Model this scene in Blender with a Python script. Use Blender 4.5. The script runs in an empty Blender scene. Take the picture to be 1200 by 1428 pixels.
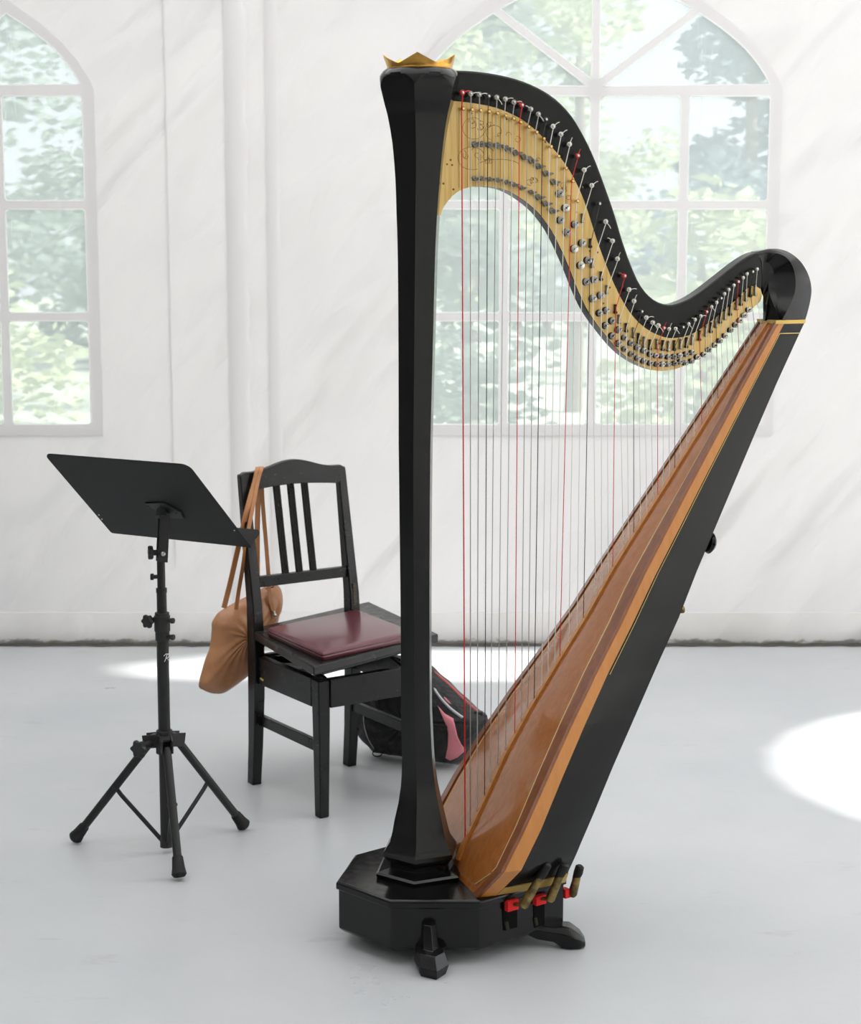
import bpy, bmesh, math, random
from mathutils import Vector, Matrix
random.seed(7)
S = bpy.context.scene
COL = S.collection
R = math.radians
PI = math.pi

# ------------------------------------------------------------------ camera
F = 2450.0
PITCH = math.atan((714 - 340) / F)
CAMH = 1.505
CAM = Vector((0, 0, CAMH))
cd = bpy.data.cameras.new('camera')
cam = bpy.data.objects.new('camera', cd)
COL.objects.link(cam)
cam.location = CAM
cam.rotation_euler = (PI / 2 - PITCH, 0, 0)
cd.sensor_fit = 'HORIZONTAL'
cd.sensor_width = 36
cd.lens = 36 * F / 1200
cd.clip_end = 300
cd.dof.use_dof = True
cd.dof.focus_distance = 3.95
cd.dof.aperture_fstop = 8
S.camera = cam

def ray(x, y):
    a = (x - 600) / F
    b = -(y - 714) / F
    return Vector((a, math.cos(PITCH) + b * math.sin(PITCH), -math.sin(PITCH) + b * math.cos(PITCH)))
def on_plane(x, y, o, n):
    r = ray(x, y)
    return CAM + r * ((o - CAM).dot(n) / r.dot(n))
def at_z(x, y, z=0.0):
    return on_plane(x, y, Vector((0, 0, z)), Vector((0, 0, 1)))
def at_y(x, y, Y):
    return on_plane(x, y, Vector((0, Y, 0)), Vector((0, 1, 0)))

# harp frame: u runs from the pillar to the sound body, v towards the player's left
TH = R(19)
U = Vector((math.cos(TH), math.sin(TH), 0))
V = Vector((math.sin(TH), -math.cos(TH), 0))
O = Vector((-.02, 3.652, 0))
def H(u, v, z):
    return O + U * u + V * v + Vector((0, 0, z))
def hv(x, y, v=0.0):
    return on_plane(x, y, O + V * v, V)

# ------------------------------------------------------------------ materials
def mat(name, col, rough=.5, metal=0.0, coat=0.0, **kw):
    m = bpy.data.materials.new(name)
    m.use_nodes = True
    b = m.node_tree.nodes['Principled BSDF']
    b.inputs['Base Color'].default_value = (*col, 1)
    b.inputs['Roughness'].default_value = rough
    b.inputs['Metallic'].default_value = metal
    b.inputs['Coat Weight'].default_value = coat
    b.inputs['Coat Roughness'].default_value = kw.get('coat_rough', .05)
    if 'sheen' in kw:
        b.inputs['Sheen Weight'].default_value = kw['sheen']
    if 'spec' in kw:
        b.inputs['Specular IOR Level'].default_value = kw['spec']
    return m
def N(m, t, **inp):
    n = m.node_tree.nodes.new(t)
    for k, v in inp.items():
        n.inputs[k.replace('_', ' ')].default_value = v
    return n
def L(m, a, b):
    m.node_tree.links.new(a, b)
def ramp(m, fac, stops):
    n = m.node_tree.nodes.new('ShaderNodeValToRGB')
    e = n.color_ramp.elements
    while len(e) < len(stops):
        e.new(.5)
    for i, (p, c) in enumerate(stops):
        e[i].position = p
        e[i].color = (*c, 1) if len(c) == 3 else c
    L(m, fac, n.inputs[0])
    return n
def coords(m, scale=(1, 1, 1), rot=(0, 0, 0), kind='Object'):
    tc = m.node_tree.nodes.new('ShaderNodeTexCoord')
    mp = m.node_tree.nodes.new('ShaderNodeMapping')
    mp.inputs['Scale'].default_value = scale
    mp.inputs['Rotation'].default_value = rot
    L(m, tc.outputs[kind], mp.inputs[0])
    return mp.outputs[0]
def noise(m, vec, scale, detail=4, rough=.5, dist=0):
    n = N(m, 'ShaderNodeTexNoise', Scale=scale, Detail=detail, Roughness=rough, Distortion=dist)
    L(m, vec, n.inputs['Vector'])
    return n
def bump(m, h, strength=.2, dist=.01):
    b = m.node_tree.nodes.new('ShaderNodeBump')
    b.inputs['Strength'].default_value = strength
    b.inputs['Distance'].default_value = dist
    L(m, h, b.inputs['Height'])
    L(m, b.outputs[0], m.node_tree.nodes['Principled BSDF'].inputs['Normal'])
    return b
def BS(m):
    return m.node_tree.nodes['Principled BSDF']
def noisy(m, c1, c2, scale=20, stretch=(1, 1, 1), rot=(0, 0, 0), detail=4, lo=.35, hi=.65):
    n = noise(m, coords(m, stretch, rot), scale, detail)
    r = ramp(m, n.outputs[0], [(lo, c1), (hi, c2)])
    L(m, r.outputs[0], BS(m).inputs['Base Color'])
    return n

LAC = mat('black_lacquer', (.005, .005, .005), .15, coat=.04, spec=.30)
n = noise(LAC, coords(LAC), 60, 5)
r = ramp(LAC, n.outputs[0], [(.3, (.12,) * 3), (.75, (.24,) * 3)])
L(LAC, r.outputs[0], BS(LAC).inputs['Roughness'])
LACN = mat('black_satin_lacquer', (.007, .007, .0065), .26, coat=.0, spec=.26)
CHB = mat('chair_black', (.006, .006, .006), .3, coat=.0, spec=.3)
n = noise(CHB, coords(CHB), 40, 6)
r = ramp(CHB, n.outputs[0], [(.25, (.24,) * 3), (.8, (.42,) * 3)])
L(CHB, r.outputs[0], BS(CHB).inputs['Roughness'])
MET = mat('stand_black_metal', (.012, .012, .012), .42, spec=.4)
PLA = mat('black_plastic', (.022, .022, .022), .5, spec=.35)
RUB = mat('black_rubber', (.012, .012, .012), .6, spec=.3)
DSK = mat('desk_black_powder_coat', (.012, .012, .0115), .6, spec=.3)
STEEL = mat('steel', (.55, .54, .5), .28, 1.0)
DSTEEL = mat('aged_steel_disc', (.34, .33, .31), .32, 1.0)
DARKM = mat('dark_recess_metal', (.05, .042, .03), .4, .7)
BRASSN = mat('polished_brass_nut', (.75, .5, .2), .2, 1.0)
GOLD = mat('gold_crown', (.62, .34, .075), .24, 1.0)
noisy(GOLD, (.48, .25, .05), (.7, .4, .1), 25)
GINL = mat('gold_inlay', (.70, .52, .16), .35, .5)
GBAND = mat('gold_band', (.50, .34, .09), .35, .5)
PEDB = mat('worn_pedal_brass', (.25, .17, .06), .38, .85)
noisy(PEDB, (.12, .09, .04), (.36, .25, .09), 60)
PLATE = mat('brass_plate', (.72, .48, .16), .34, .35, coat=.3)
n = noise(PLATE, coords(PLATE, (30, 30, 2)), 3, 3)
r = ramp(PLATE, n.outputs[0], [(.3, (.50, .31, .08)), (.5, (.64, .43, .14)), (.72, (.72, .50, .20))])
L(PLATE, r.outputs[0], BS(PLATE).inputs['Base Color'])
INK = mat('engraved_line', (.16, .09, .02), .6)
RED = mat('red_felt', (.75, .012, .012), .8)
REDS = mat('red_string', (.60, .010, .010), .4)
BLKS = mat('black_string', (.01, .01, .01), .4)
WIRE = mat('wire_string', (.42, .41, .38), .35, .6)
GUT = mat('gut_string', (.72, .70, .62), .35)

def woodmat(name, c1, c2, rough=.25, coat=.6, ang=R(-33)):
    m = mat(name, c1, rough, coat=coat, coat_rough=.08)
    v = coords(m, (18, 18, 1.6), (0, 0, 0))
    n1 = noise(m, v, 5, 6, .6, .4)
    r = ramp(m, n1.outputs[0], [(.3, c1), (.7, c2)])
    L(m, r.outputs[0], BS(m).inputs['Base Color'])
    return m
WB = woodmat('varnished_soundboard', (.29, .088, .016), (.38, .135, .034), .24, .85)
n = noise(WB, coords(WB, (1, 1, 1)), 6, 3)
bump(WB, n.outputs[0], .08, .02)
WR = woodmat('dark_rail_wood', (.15, .045, .015), (.23, .075, .026), .28, .5)
WS = woodmat('orange_side_wood', (.48, .178, .033), (.56, .225, .05), .35, .2)
WC = woodmat('orange_center_strip_wood', (.40, .14, .018), (.48, .175, .03), .3, .4)
LIN = mat('pale_line_inlay', (.62, .48, .22), .4)

TAN = mat('tan_leather', (.42, .19, .085), .38, coat=.15)
noisy(TAN, (.36, .155, .065), (.47, .22, .10), 14)
n = noise(TAN, coords(TAN), 18, 4)
bump(TAN, n.outputs[0], .35, .012)
STRP = mat('tan_leather_strap', (.40, .17, .06), .45)
BURG = mat('burgundy_vinyl', (.098, .017, .027), .3, coat=.22, coat_rough=.12)
n = noise(BURG, coords(BURG), 220, 3)
bump(BURG, n.outputs[0], .12, .002)
NYL = mat('black_nylon', (.008, .008, .009), .75, sheen=.1)
n = noise(NYL, coords(NYL), 25, 5)
bump(NYL, n.outputs[0], .6, .02)
PINK = mat('pink_nylon', (.62, .20, .24), .7)
RIB = mat('red_piping', (.45, .10, .10), .6)
GRY = mat('grey_reflective_piping', (.42, .42, .45), .5)
WHT = mat('white_mark', (.8, .8, .8), .5)
YEL = mat('yellow_scratch', (.65, .5, .1), .5)

# tent fabric: white coated cloth, lit from both sides
def cloth(name, base, fold=True, dirt=False, transl=.41):
    m = mat(name, base, .55, spec=.25)
    nt = m.node_tree
    b = BS(m)
    out = nt.nodes['Material Output']
    tr = nt.nodes.new('ShaderNodeBsdfTranslucent')
    tr.inputs[0].default_value = (*[min(1, c * 1.04) for c in base], 1)
    mx = nt.nodes.new('ShaderNodeMixShader')
    mx.inputs[0].default_value = transl
    L(m, b.outputs[0], mx.inputs[1])
    L(m, tr.outputs[0], mx.inputs[2])
    L(m, mx.outputs[0], out.inputs[0])
    if fold:
        v0 = coords(m, (1, .02, 1), (0, R(-42), 0))
        mp = N(m, 'ShaderNodeMapping'); mp.inputs['Scale'].default_value = (1.0, 1, .30); L(m, v0, mp.inputs[0])
        n1 = noise(m, mp.outputs[0], 3.0, 2, .4, .35)
        mp2 = N(m, 'ShaderNodeMapping'); mp2.inputs['Scale'].default_value = (1.0, 1, .35); mp2.inputs['Location'].default_value = (4, 0, 2); L(m, v0, mp2.inputs[0])
        n2 = noise(m, mp2.outputs[0], 9.0, 3, .45, .5)
        ma = N(m, 'ShaderNodeMath')
        ma.operation = 'MULTIPLY_ADD'
        ma.inputs[1].default_value = .11
        L(m, n2.outputs[0], ma.inputs[0])
        L(m, n1.outputs[0], ma.inputs[2])
        bp = bump(m, ma.outputs[0], .9, .17)
        L(m, bp.outputs[0], tr.inputs['Normal'])
    return m
FAB = cloth('tent_fabric', (.86, .84, .845))
FABP = cloth('tent_roof_fabric', (.84, .84, .83), False)
OPQ = mat('dark_opaque_fabric', (.30, .30, .29), .8)  # dark opaque cloth for unseen walls, chosen to keep reflections black
FRM = cloth('window_welt_fabric', (.84, .82, .82), False, transl=.3)
WELD = cloth('clear_weld_edge', (.97, .98, .98), False, transl=.95)  # weld bead whitened to imitate bright light along the pane edges
HEM = cloth('tent_hem_fabric', (.85, .84, .83), True)
# soil along the hem's lower edge
tc = N(HEM, 'ShaderNodeTexCoord')
sp = N(HEM, 'ShaderNodeSeparateXYZ')
L(HEM, tc.outputs['Object'], sp.inputs[0])
nn = noise(HEM, coords(HEM, (1, 1, 2.5)), 13, 7, .7)
ma = N(HEM, 'ShaderNodeMath'); ma.operation = 'MULTIPLY_ADD'; ma.inputs[1].default_value = -.085; ma.inputs[2].default_value = .036
L(HEM, nn.outputs[0], ma.inputs[0])
m2 = N(HEM, 'ShaderNodeMath'); m2.operation = 'ADD'
L(HEM, ma.outputs[0], m2.inputs[0]); L(HEM, sp.outputs[2], m2.inputs[1])
dr = ramp(HEM, m2.outputs[0], [(.0, (.11, .10, .08)), (.006, (.30, .28, .24)), (.012, (.85, .84, .83))])
n3 = noise(HEM, coords(HEM), 2.2, 5, .6)
d3 = ramp(HEM, n3.outputs[0], [(.42, (1, 1, 1)), (.75, (.9, .88, .85))])
mm = HEM.node_tree.nodes.new('ShaderNodeMix'); mm.data_type = 'RGBA'; mm.blend_type = 'MULTIPLY'; mm.inputs[0].default_value = 1
L(HEM, dr.outputs[0], mm.inputs[6]); L(HEM, d3.outputs[0], mm.inputs[7])
L(HEM, mm.outputs[2], BS(HEM).inputs['Base Color'])

# clear vinyl pane with haze, scuffs and drips; haze thickened to imitate an overexposed garden
PANE = bpy.data.materials.new('clear_vinyl_pane')
PANE.use_nodes = True
nt = PANE.node_tree
nt.nodes.remove(nt.nodes['Principled BSDF'])
out = nt.nodes['Material Output']
tp = N(PANE, 'ShaderNodeBsdfTransparent'); tp.inputs[0].default_value = (.96, .985, .98, 1)
df = N(PANE, 'ShaderNodeBsdfDiffuse'); df.inputs[0].default_value = (.75, .80, .83, 1)
tl = N(PANE, 'ShaderNodeBsdfTranslucent'); tl.inputs[0].default_value = (.75, .80, .83, 1)
gl = N(PANE, 'ShaderNodeBsdfGlossy'); gl.inputs['Roughness'].default_value = .08
m1 = N(PANE, 'ShaderNodeMixShader'); m1.inputs[0].default_value = .5
L(PANE, df.outputs[0], m1.inputs[1]); L(PANE, tl.outputs[0], m1.inputs[2])
m2 = N(PANE, 'ShaderNodeMixShader')
a = noise(PANE, coords(PANE, (9, 1, 1.0)), 5, 6, .65, .8)
ra = ramp(PANE, a.outputs[0], [(.58, (.64,) * 3), (.70, (.92,) * 3)])
c = noise(PANE, coords(PANE, (1, 1, 1)), 1.7, 2)
rc = ramp(PANE, c.outputs[0], [(.50, (.7,) * 3), (.62, (1,) * 3)])
mn = N(PANE, 'ShaderNodeMath'); mn.operation = 'MULTIPLY'
L(PANE, ra.outputs[0], mn.inputs[0]); L(PANE, rc.outputs[0], mn.inputs[1])
mxm = N(PANE, 'ShaderNodeMath'); mxm.operation = 'MAXIMUM'; mxm.inputs[1].default_value = .63
L(PANE, mn.outputs[0], mxm.inputs[0])
L(PANE, mxm.outputs[0], m2.inputs[0])
L(PANE, tp.outputs[0], m2.inputs[1]); L(PANE, m1.outputs[0], m2.inputs[2])
m3 = N(PANE, 'ShaderNodeMixShader'); m3.inputs[0].default_value = .04
L(PANE, m2.outputs[0], m3.inputs[1]); L(PANE, gl.outputs[0], m3.inputs[2])
L(PANE, m3.outputs[0], out.inputs[0])

# painted concrete
FLO = mat('painted_concrete', (.5, .51, .52), .34, spec=.3)
n1 = noise(FLO, coords(FLO), 1.3, 5, .55)
r1 = ramp(FLO, n1.outputs[0], [(.3, (.445, .462, .482)), (.7, (.505, .515, .53))])
n2 = noise(FLO, coords(FLO, (1, 2.6, 1)), 3.3, 9, .72)
r2 = ramp(FLO, n2.outputs[0], [(.61, (1, 1, 1)), (.68, (.90, .89, .875)), (.76, (.82, .80, .77))])
n4 = noise(FLO, coords(FLO, (1, 2, 1)), 19, 4, .6)
r4 = ramp(FLO, n4.outputs[0], [(.745, (1, 1, 1)), (.77, (.62, .62, .62))])
mmx = FLO.node_tree.nodes.new('ShaderNodeMix'); mmx.data_type = 'RGBA'; mmx.blend_type = 'MULTIPLY'; mmx.inputs[0].default_value = 1
L(FLO, r1.outputs[0], mmx.inputs[6]); L(FLO, r2.outputs[0], mmx.inputs[7])
mmy = FLO.node_tree.nodes.new('ShaderNodeMix'); mmy.data_type = 'RGBA'; mmy.blend_type = 'MULTIPLY'; mmy.inputs[0].default_value = 1
L(FLO, mmx.outputs[2], mmy.inputs[6]); L(FLO, r4.outputs[0], mmy.inputs[7])
L(FLO, mmy.outputs[2], BS(FLO).inputs['Base Color'])
n5 = noise(FLO, coords(FLO), 2.5, 6, .6)
r5 = ramp(FLO, n5.outputs[0], [(.3, (.27,) * 3), (.7, (.45,) * 3)])
L(FLO, r5.outputs[0], BS(FLO).inputs['Roughness'])
n6 = noise(FLO, coords(FLO), 30, 6, .6)
bump(FLO, n6.outputs[0], .06, .01)
GRASS = mat('lawn', (.50, .53, .42), .9)  # colour paled so the ground bounces extra light onto the lower tent wall
BARK = mat('tree_bark', (.16, .12, .09), .9)
def leafmat(name, col, col2):
    m = mat(name, col, .6)
    noisy(m, col, col2, 3, lo=.3, hi=.7)
    b = BS(m)
    tr = N(m, 'ShaderNodeBsdfTranslucent'); tr.inputs[0].default_value = (*col2, 1)
    mx = N(m, 'ShaderNodeMixShader'); mx.inputs[0].default_value = .4
    L(m, b.outputs[0], mx.inputs[1]); L(m, tr.outputs[0], mx.inputs[2])
    L(m, mx.outputs[0], m.node_tree.nodes['Material Output'].inputs[0])
    return m
LEAF_Y = leafmat('yellow_green_leaves', (.40, .47, .27), (.60, .64, .42))
LEAF_G = leafmat('green_leaves', (.15, .205, .17), (.32, .38, .30))
LEAF_B = leafmat('blue_green_needles', (.09, .15, .17), (.22, .29, .32))

# ------------------------------------------------------------------ mesh helpers
BASE = {}
def finish(name, bm, m, parent=None, bevel=0, smooth=32, sub=0, seg=2, solid=0):
    bmesh.ops.recalc_face_normals(bm, faces=bm.faces)
    me = bpy.data.meshes.new(name)
    off = BASE.get(parent.name, Vector()) if parent else Vector()
    if off.length:
        bmesh.ops.translate(bm, verts=bm.verts, vec=-off)
    for f in bm.faces:
        f.smooth = True
    for e in bm.edges:
        if len(e.link_faces) == 2 and e.calc_face_angle(0) > R(smooth):
            e.smooth = False
    bm.to_mesh(me)
    bm.free()
    o = bpy.data.objects.new(name, me)
    COL.objects.link(o)
    if m is not None:
        me.materials.append(m)
    if parent:
        o.parent = parent
        BASE[o.name] = off
    if solid:
        md = o.modifiers.new('thickness', 'SOLIDIFY'); md.thickness = solid; md.offset = 0
    if bevel:
        md = o.modifiers.new('bevel', 'BEVEL')
        md.width = bevel; md.segments = seg; md.limit_method = 'ANGLE'; md.angle_limit = R(32)
        md.harden_normals = False
    if sub:
        md = o.modifiers.new('sub', 'SUBSURF'); md.levels = sub; md.render_levels = sub
    return o
def thing(name, loc, label, cat, group=None):
    o = bpy.data.objects.new(name, None)
    COL.objects.link(o)
    o.location = loc
    o.empty_display_size = .1
    BASE[o.name] = Vector(loc)
    o['label'] = label; o['category'] = cat
    if group:
        o['group'] = group
    return o
def struct(o, label=None):
    o['kind'] = 'structure'
    if label:
        o['label'] = label
    return o
def frame_of(d):
    d = d.normalized()
    a = Vector((0, 0, 1)) if abs(d.z) < .9 else Vector((1, 0, 0))
    x = d.cross(a).normalized()
    return x, d.cross(x).normalized()
def ring(bm, c, x, y, rx, ry, n, ph=0):
    return [bm.verts.new(c + x * (rx * math.cos(ph + 2 * PI * i / n)) + y * (ry * math.sin(ph + 2 * PI * i / n))) for i in range(n)]
def skin(bm, rings, cap=True, closed=True):
    for a, b in zip(rings, rings[1:]):
        n = len(a)
        for i in range(n if closed else n - 1):
            j = (i + 1) % n
            bm.faces.new((a[i], a[j], b[j], b[i]))
    if cap:
        bm.faces.new(rings[0][::-1]); bm.faces.new(rings[-1])
def tube(bm, pts, r, n=10, cap=True, flat=1.0):
    pts = [Vector(p) for p in pts]
    rs = r if isinstance(r, (list, tuple)) else [r] * len(pts)
    rings = []
    x = None
    for i, p in enumerate(pts):
        if i == 0: d = pts[1] - p
        elif i == len(pts) - 1: d = p - pts[i - 1]
        else: d = (pts[i + 1] - p).normalized() + (p - pts[i - 1]).normalized()
        d.normalize()
        if x is None:
            x, y = frame_of(d)
        else:
            x = (x - d * x.dot(d)).normalized(); y = d.cross(x)
        rings.append(ring(bm, p, x, y, rs[i], rs[i] * flat, n))
    skin(bm, rings, cap)
def box(bm, c, sx, sy, sz, ax=None):
    c = Vector(c)
    X, Y, Z = ax if ax else (Vector((1, 0, 0)), Vector((0, 1, 0)), Vector((0, 0, 1)))
    v = [bm.verts.new(c + X * (sx / 2 * i) + Y * (sy / 2 * j) + Z * (sz / 2 * k)) for k in (-1, 1) for i, j in ((-1, -1), (1, -1), (1, 1), (-1, 1))]
    for q in ((0, 3, 2, 1), (4, 5, 6, 7), (0, 1, 5, 4), (1, 2, 6, 5), (2, 3, 7, 6), (3, 0, 4, 7)):
        bm.faces.new([v[i] for i in q])
def beam(bm, a, b, w, h, side=None):
    a = Vector(a); b = Vector(b); d = (b - a).normalized()
    if side is None: x, y = frame_of(d)
    else:
        x = (Vector(side) - d * Vector(side).dot(d)).normalized(); y = d.cross(x)
    box(bm, (a + b) / 2, w, h, (b - a).length, (x, y, d))
def prism(bm, pts, vec):
    a = [bm.verts.new(Vector(p)) for p in pts]
    b = [bm.verts.new(Vector(p) + vec) for p in pts]
    skin(bm, [a, b])
def lathe(bm, c, prof, n=24, ax=Vector((0, 0, 1)), ph=0, rot=None):
    x, y = frame_of(ax)
    if rot: x, y = rot
    skin(bm, [ring(bm, c + ax * h, x, y, r, r, n, ph) for h, r in prof])
def ball(bm, c, r, seg=10):
    mtx = Matrix.Translation(c)
    if isinstance(r, (int, float)): r = (r, r, r)
    mtx = mtx @ Matrix.Diagonal((*r, 1))
    bmesh.ops.create_uvsphere(bm, u_segments=seg, v_segments=max(6, seg * 2 // 3), radius=1, matrix=mtx)
def catmull(P, k=6, closed=False):
    P = [Vector(p) for p in P]
    n = len(P)
    out = []
    rng = range(n) if closed else range(n - 1)
    for i in rng:
        p0 = P[(i - 1) % n] if closed or i > 0 else P[i]
        p1, p2 = P[i], P[(i + 1) % n]
        p3 = P[(i + 2) % n] if closed or i < n - 2 else p2
        for s in range(k):
            t = s / k
            out.append(.5 * ((2 * p1) + (p2 - p0) * t + (2 * p0 - 5 * p1 + 4 * p2 - p3) * t * t + (3 * p1 - p0 - 3 * p2 + p3) * t ** 3))
    if not closed:
        out.append(P[-1])
    return out
def lerp_tab(tab, z):
    if z <= tab[0][0]: return tab[0][1:]
    for a, b in zip(tab, tab[1:]):
        if z <= b[0]:
            t = (z - a[0]) / (b[0] - a[0])
            return [p + (q - p) * t for p, q in zip(a[1:], b[1:])]
    return tab[-1][1:]
def filled(name, loops, xf, m, parent=None, depth=0.0):
    """flat panel with holes; loops are lists of 2D points, xf maps (a,b) to the world"""
    cu = bpy.data.curves.new(name, 'CURVE'); cu.dimensions = '2D'; cu.fill_mode = 'BOTH'; cu.extrude = depth / 2
    for lp in loops:
        s = cu.splines.new('POLY'); s.points.add(len(lp) - 1)
        for i, (a, b) in enumerate(lp): s.points[i].co = (a, b, 0, 1)
        s.use_cyclic_u = True
    t = bpy.data.objects.new('tmp_outline', cu); COL.objects.link(t)
    dg = bpy.context.evaluated_depsgraph_get(); dg.update()
    me = bpy.data.meshes.new_from_object(t.evaluated_get(dg))
    bm = bmesh.new(); bm.from_mesh(me)
    bpy.data.objects.remove(t); bpy.data.curves.remove(cu); bpy.data.meshes.remove(me)
    for v in bm.verts: v.co = xf(v.co)
    return finish(name, bm, m, parent)

# ------------------------------------------------------------------ tent
WY = 6.544
XL, XR, YF, ZT = -6.0, 4.0, -5.5, 3.6
bm = bmesh.new(); box(bm, ((XL + XR) / 2, (WY + YF) / 2, -.05), XR - XL + .6, WY - YF + .6, .1)
struct(finish('floor', bm, FLO), 'pale grey painted concrete floor, worn in places')

def arch(cx, hw, z0, zs, top=.60):
    k = hw / .652
    right = [(.652, 0), (.640, .03), (.60, .092), (.545, .153), (.47, .215), (.391, .268), (.333, .303), (.25, .348), (.15, .39), (0, .43)]
    sc = (top / .43)
    pts = [(cx - hw, z0), (cx + hw, z0)]
    pts += [(cx + a * k, zs + b * sc * (1 if b < .3 else 1)) for a, b in right]
    pts += [(cx - a * k, zs + b * sc) for a, b in right[-2::-1]]
    return pts
WINS = [(-1.902, 'window_1'), (.598, 'window_2')]
Z0, ZS = .826, 2.058
ATOP = .43
loops = [[(XL, 0), (XR, 0), (XR, ZT), (XL, ZT)]] + [arch(cx, .652, Z0, ZS, ATOP) for cx, _ in WINS]
bw = filled('wall_back', loops, lambda c: Vector((c.x, WY + c.z, c.y)), FAB, None, .004)
struct(bw, 'white tent side wall of coated fabric with long diagonal creases')
# left wall, roof and the right wall with two openings, added out of view to shape the sun patches
bm = bmesh.new(); box(bm, (XL, (WY + YF) / 2, ZT / 2), .01, WY - YF, ZT)
struct(finish('wall_left', bm, OPQ))
bm = bmesh.new(); box(bm, ((XL + XR) / 2, YF, ZT / 2), XR - XL, .01, ZT)
struct(finish('wall_front', bm, OPQ))  # unseen wall, added to darken what the black parts reflect
bm = bmesh.new(); box(bm, ((XL + XR) / 2, (WY + YF) / 2, ZT + .01), XR - XL, WY - YF, .01)
struct(finish('ceiling', bm, FABP))
SC1, SC2 = 1.5, .3            # sun slope: floor x per z, floor y per z
def hole(pts): return [(y - SC2 * (XR - x) / SC1, (XR - x) / SC1) for x, y in pts]
strip = hole([(-1.06, 6.05), (-.9, 5.99), (.1, 5.97), (.62, 5.98), (.66, 6.40), (-.2, 6.42), (-.75, 6.36), (-1.1, 6.16)])
blob = hole([(1.97 + .96 * math.cos(t), 4.90 + .80 * math.sin(t)) for t in [2 * PI * i / 24 for i in range(24)]])
rw = filled('wall_right', [[(YF, 0), (WY, 0), (WY, ZT), (YF, ZT)], strip, blob], lambda c: Vector((XR + c.z, c.x, c.y)), FABP, None, .006)
struct(rw)
# hem along the foot of the back wall
bm = bmesh.new()
nx = 160
rows = [(.0, -.010), (.004, -.014), (.03, -.017), (.07, -.014), (.110, -.010), (.120, -.008), (.1225, -.003)]
grid = []
for z, dy in rows:
    grid.append([bm.verts.new((XL + (XR - XL) * i / nx, WY + dy - .006 * (1 + math.sin(i * 1.7) * math.sin(i * .61)) * (z < .1), z)) for i in range(nx + 1)])
for a, b in zip(grid, grid[1:]):
    for i in range(nx): bm.faces.new((a[i], a[i + 1], b[i + 1], b[i]))
struct(finish('baseboard_back', bm, HEM), 'soiled fabric hem along the foot of the tent wall')
DGAP = mat('wall_foot_line', (.07, .065, .055), .9)  # even dark strip along the foot of the wall, ragged in front
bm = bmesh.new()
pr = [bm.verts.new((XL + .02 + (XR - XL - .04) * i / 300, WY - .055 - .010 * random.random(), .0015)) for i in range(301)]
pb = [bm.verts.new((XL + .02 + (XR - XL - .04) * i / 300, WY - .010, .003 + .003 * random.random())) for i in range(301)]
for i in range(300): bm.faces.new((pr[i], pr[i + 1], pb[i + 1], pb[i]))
struct(finish('trim_1', bm, DGAP), 'dark ragged line where the tent wall meets the floor')
# overlapping seam flap with ruffled edge
def flap(name, xs0, xs1, z0, wav, off, label):
    bm = bmesh.new(); nz = 150
    prev = None
    for k in range(nz + 1):
        z = z0 + (ZT - .02 - z0) * k / nz
        w = wav * (math.sin(z * 31) * .5 + math.sin(z * 73 + 1) * .3 + math.sin(z * 17 + 2) * .5)
        row = []
        for j in range(7):
            t = j / 6
            x = xs0 + (xs1 - xs0) * t + (w if j == 6 else 0)
            y = WY - .004 - off * math.sin(t * PI) ** .6 - .002
            row.append(bm.verts.new((x, y, z)))
        if prev:
            for j in range(6): bm.faces.new((prev[j], prev[j + 1], row[j + 1], row[j]))
        prev = row
    struct(finish(name, bm, FRM), label)
flap('trim_2', -.748, -.668, .128, .009, .007, 'overlap seam flap of the tent wall, covering a pole')
flap('trim_3', -.60, -.552, .128, .003, .003, 'narrow gathered seam strip of the tent wall')
for k, x in enumerate((-.962, )):
    bm = bmesh.new(); box(bm, (x, WY - .005, 1.9), .004, .004, 3.2)
    struct(finish('trim_4', bm, FRM), 'thin vertical seam of the tent wall')

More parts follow.
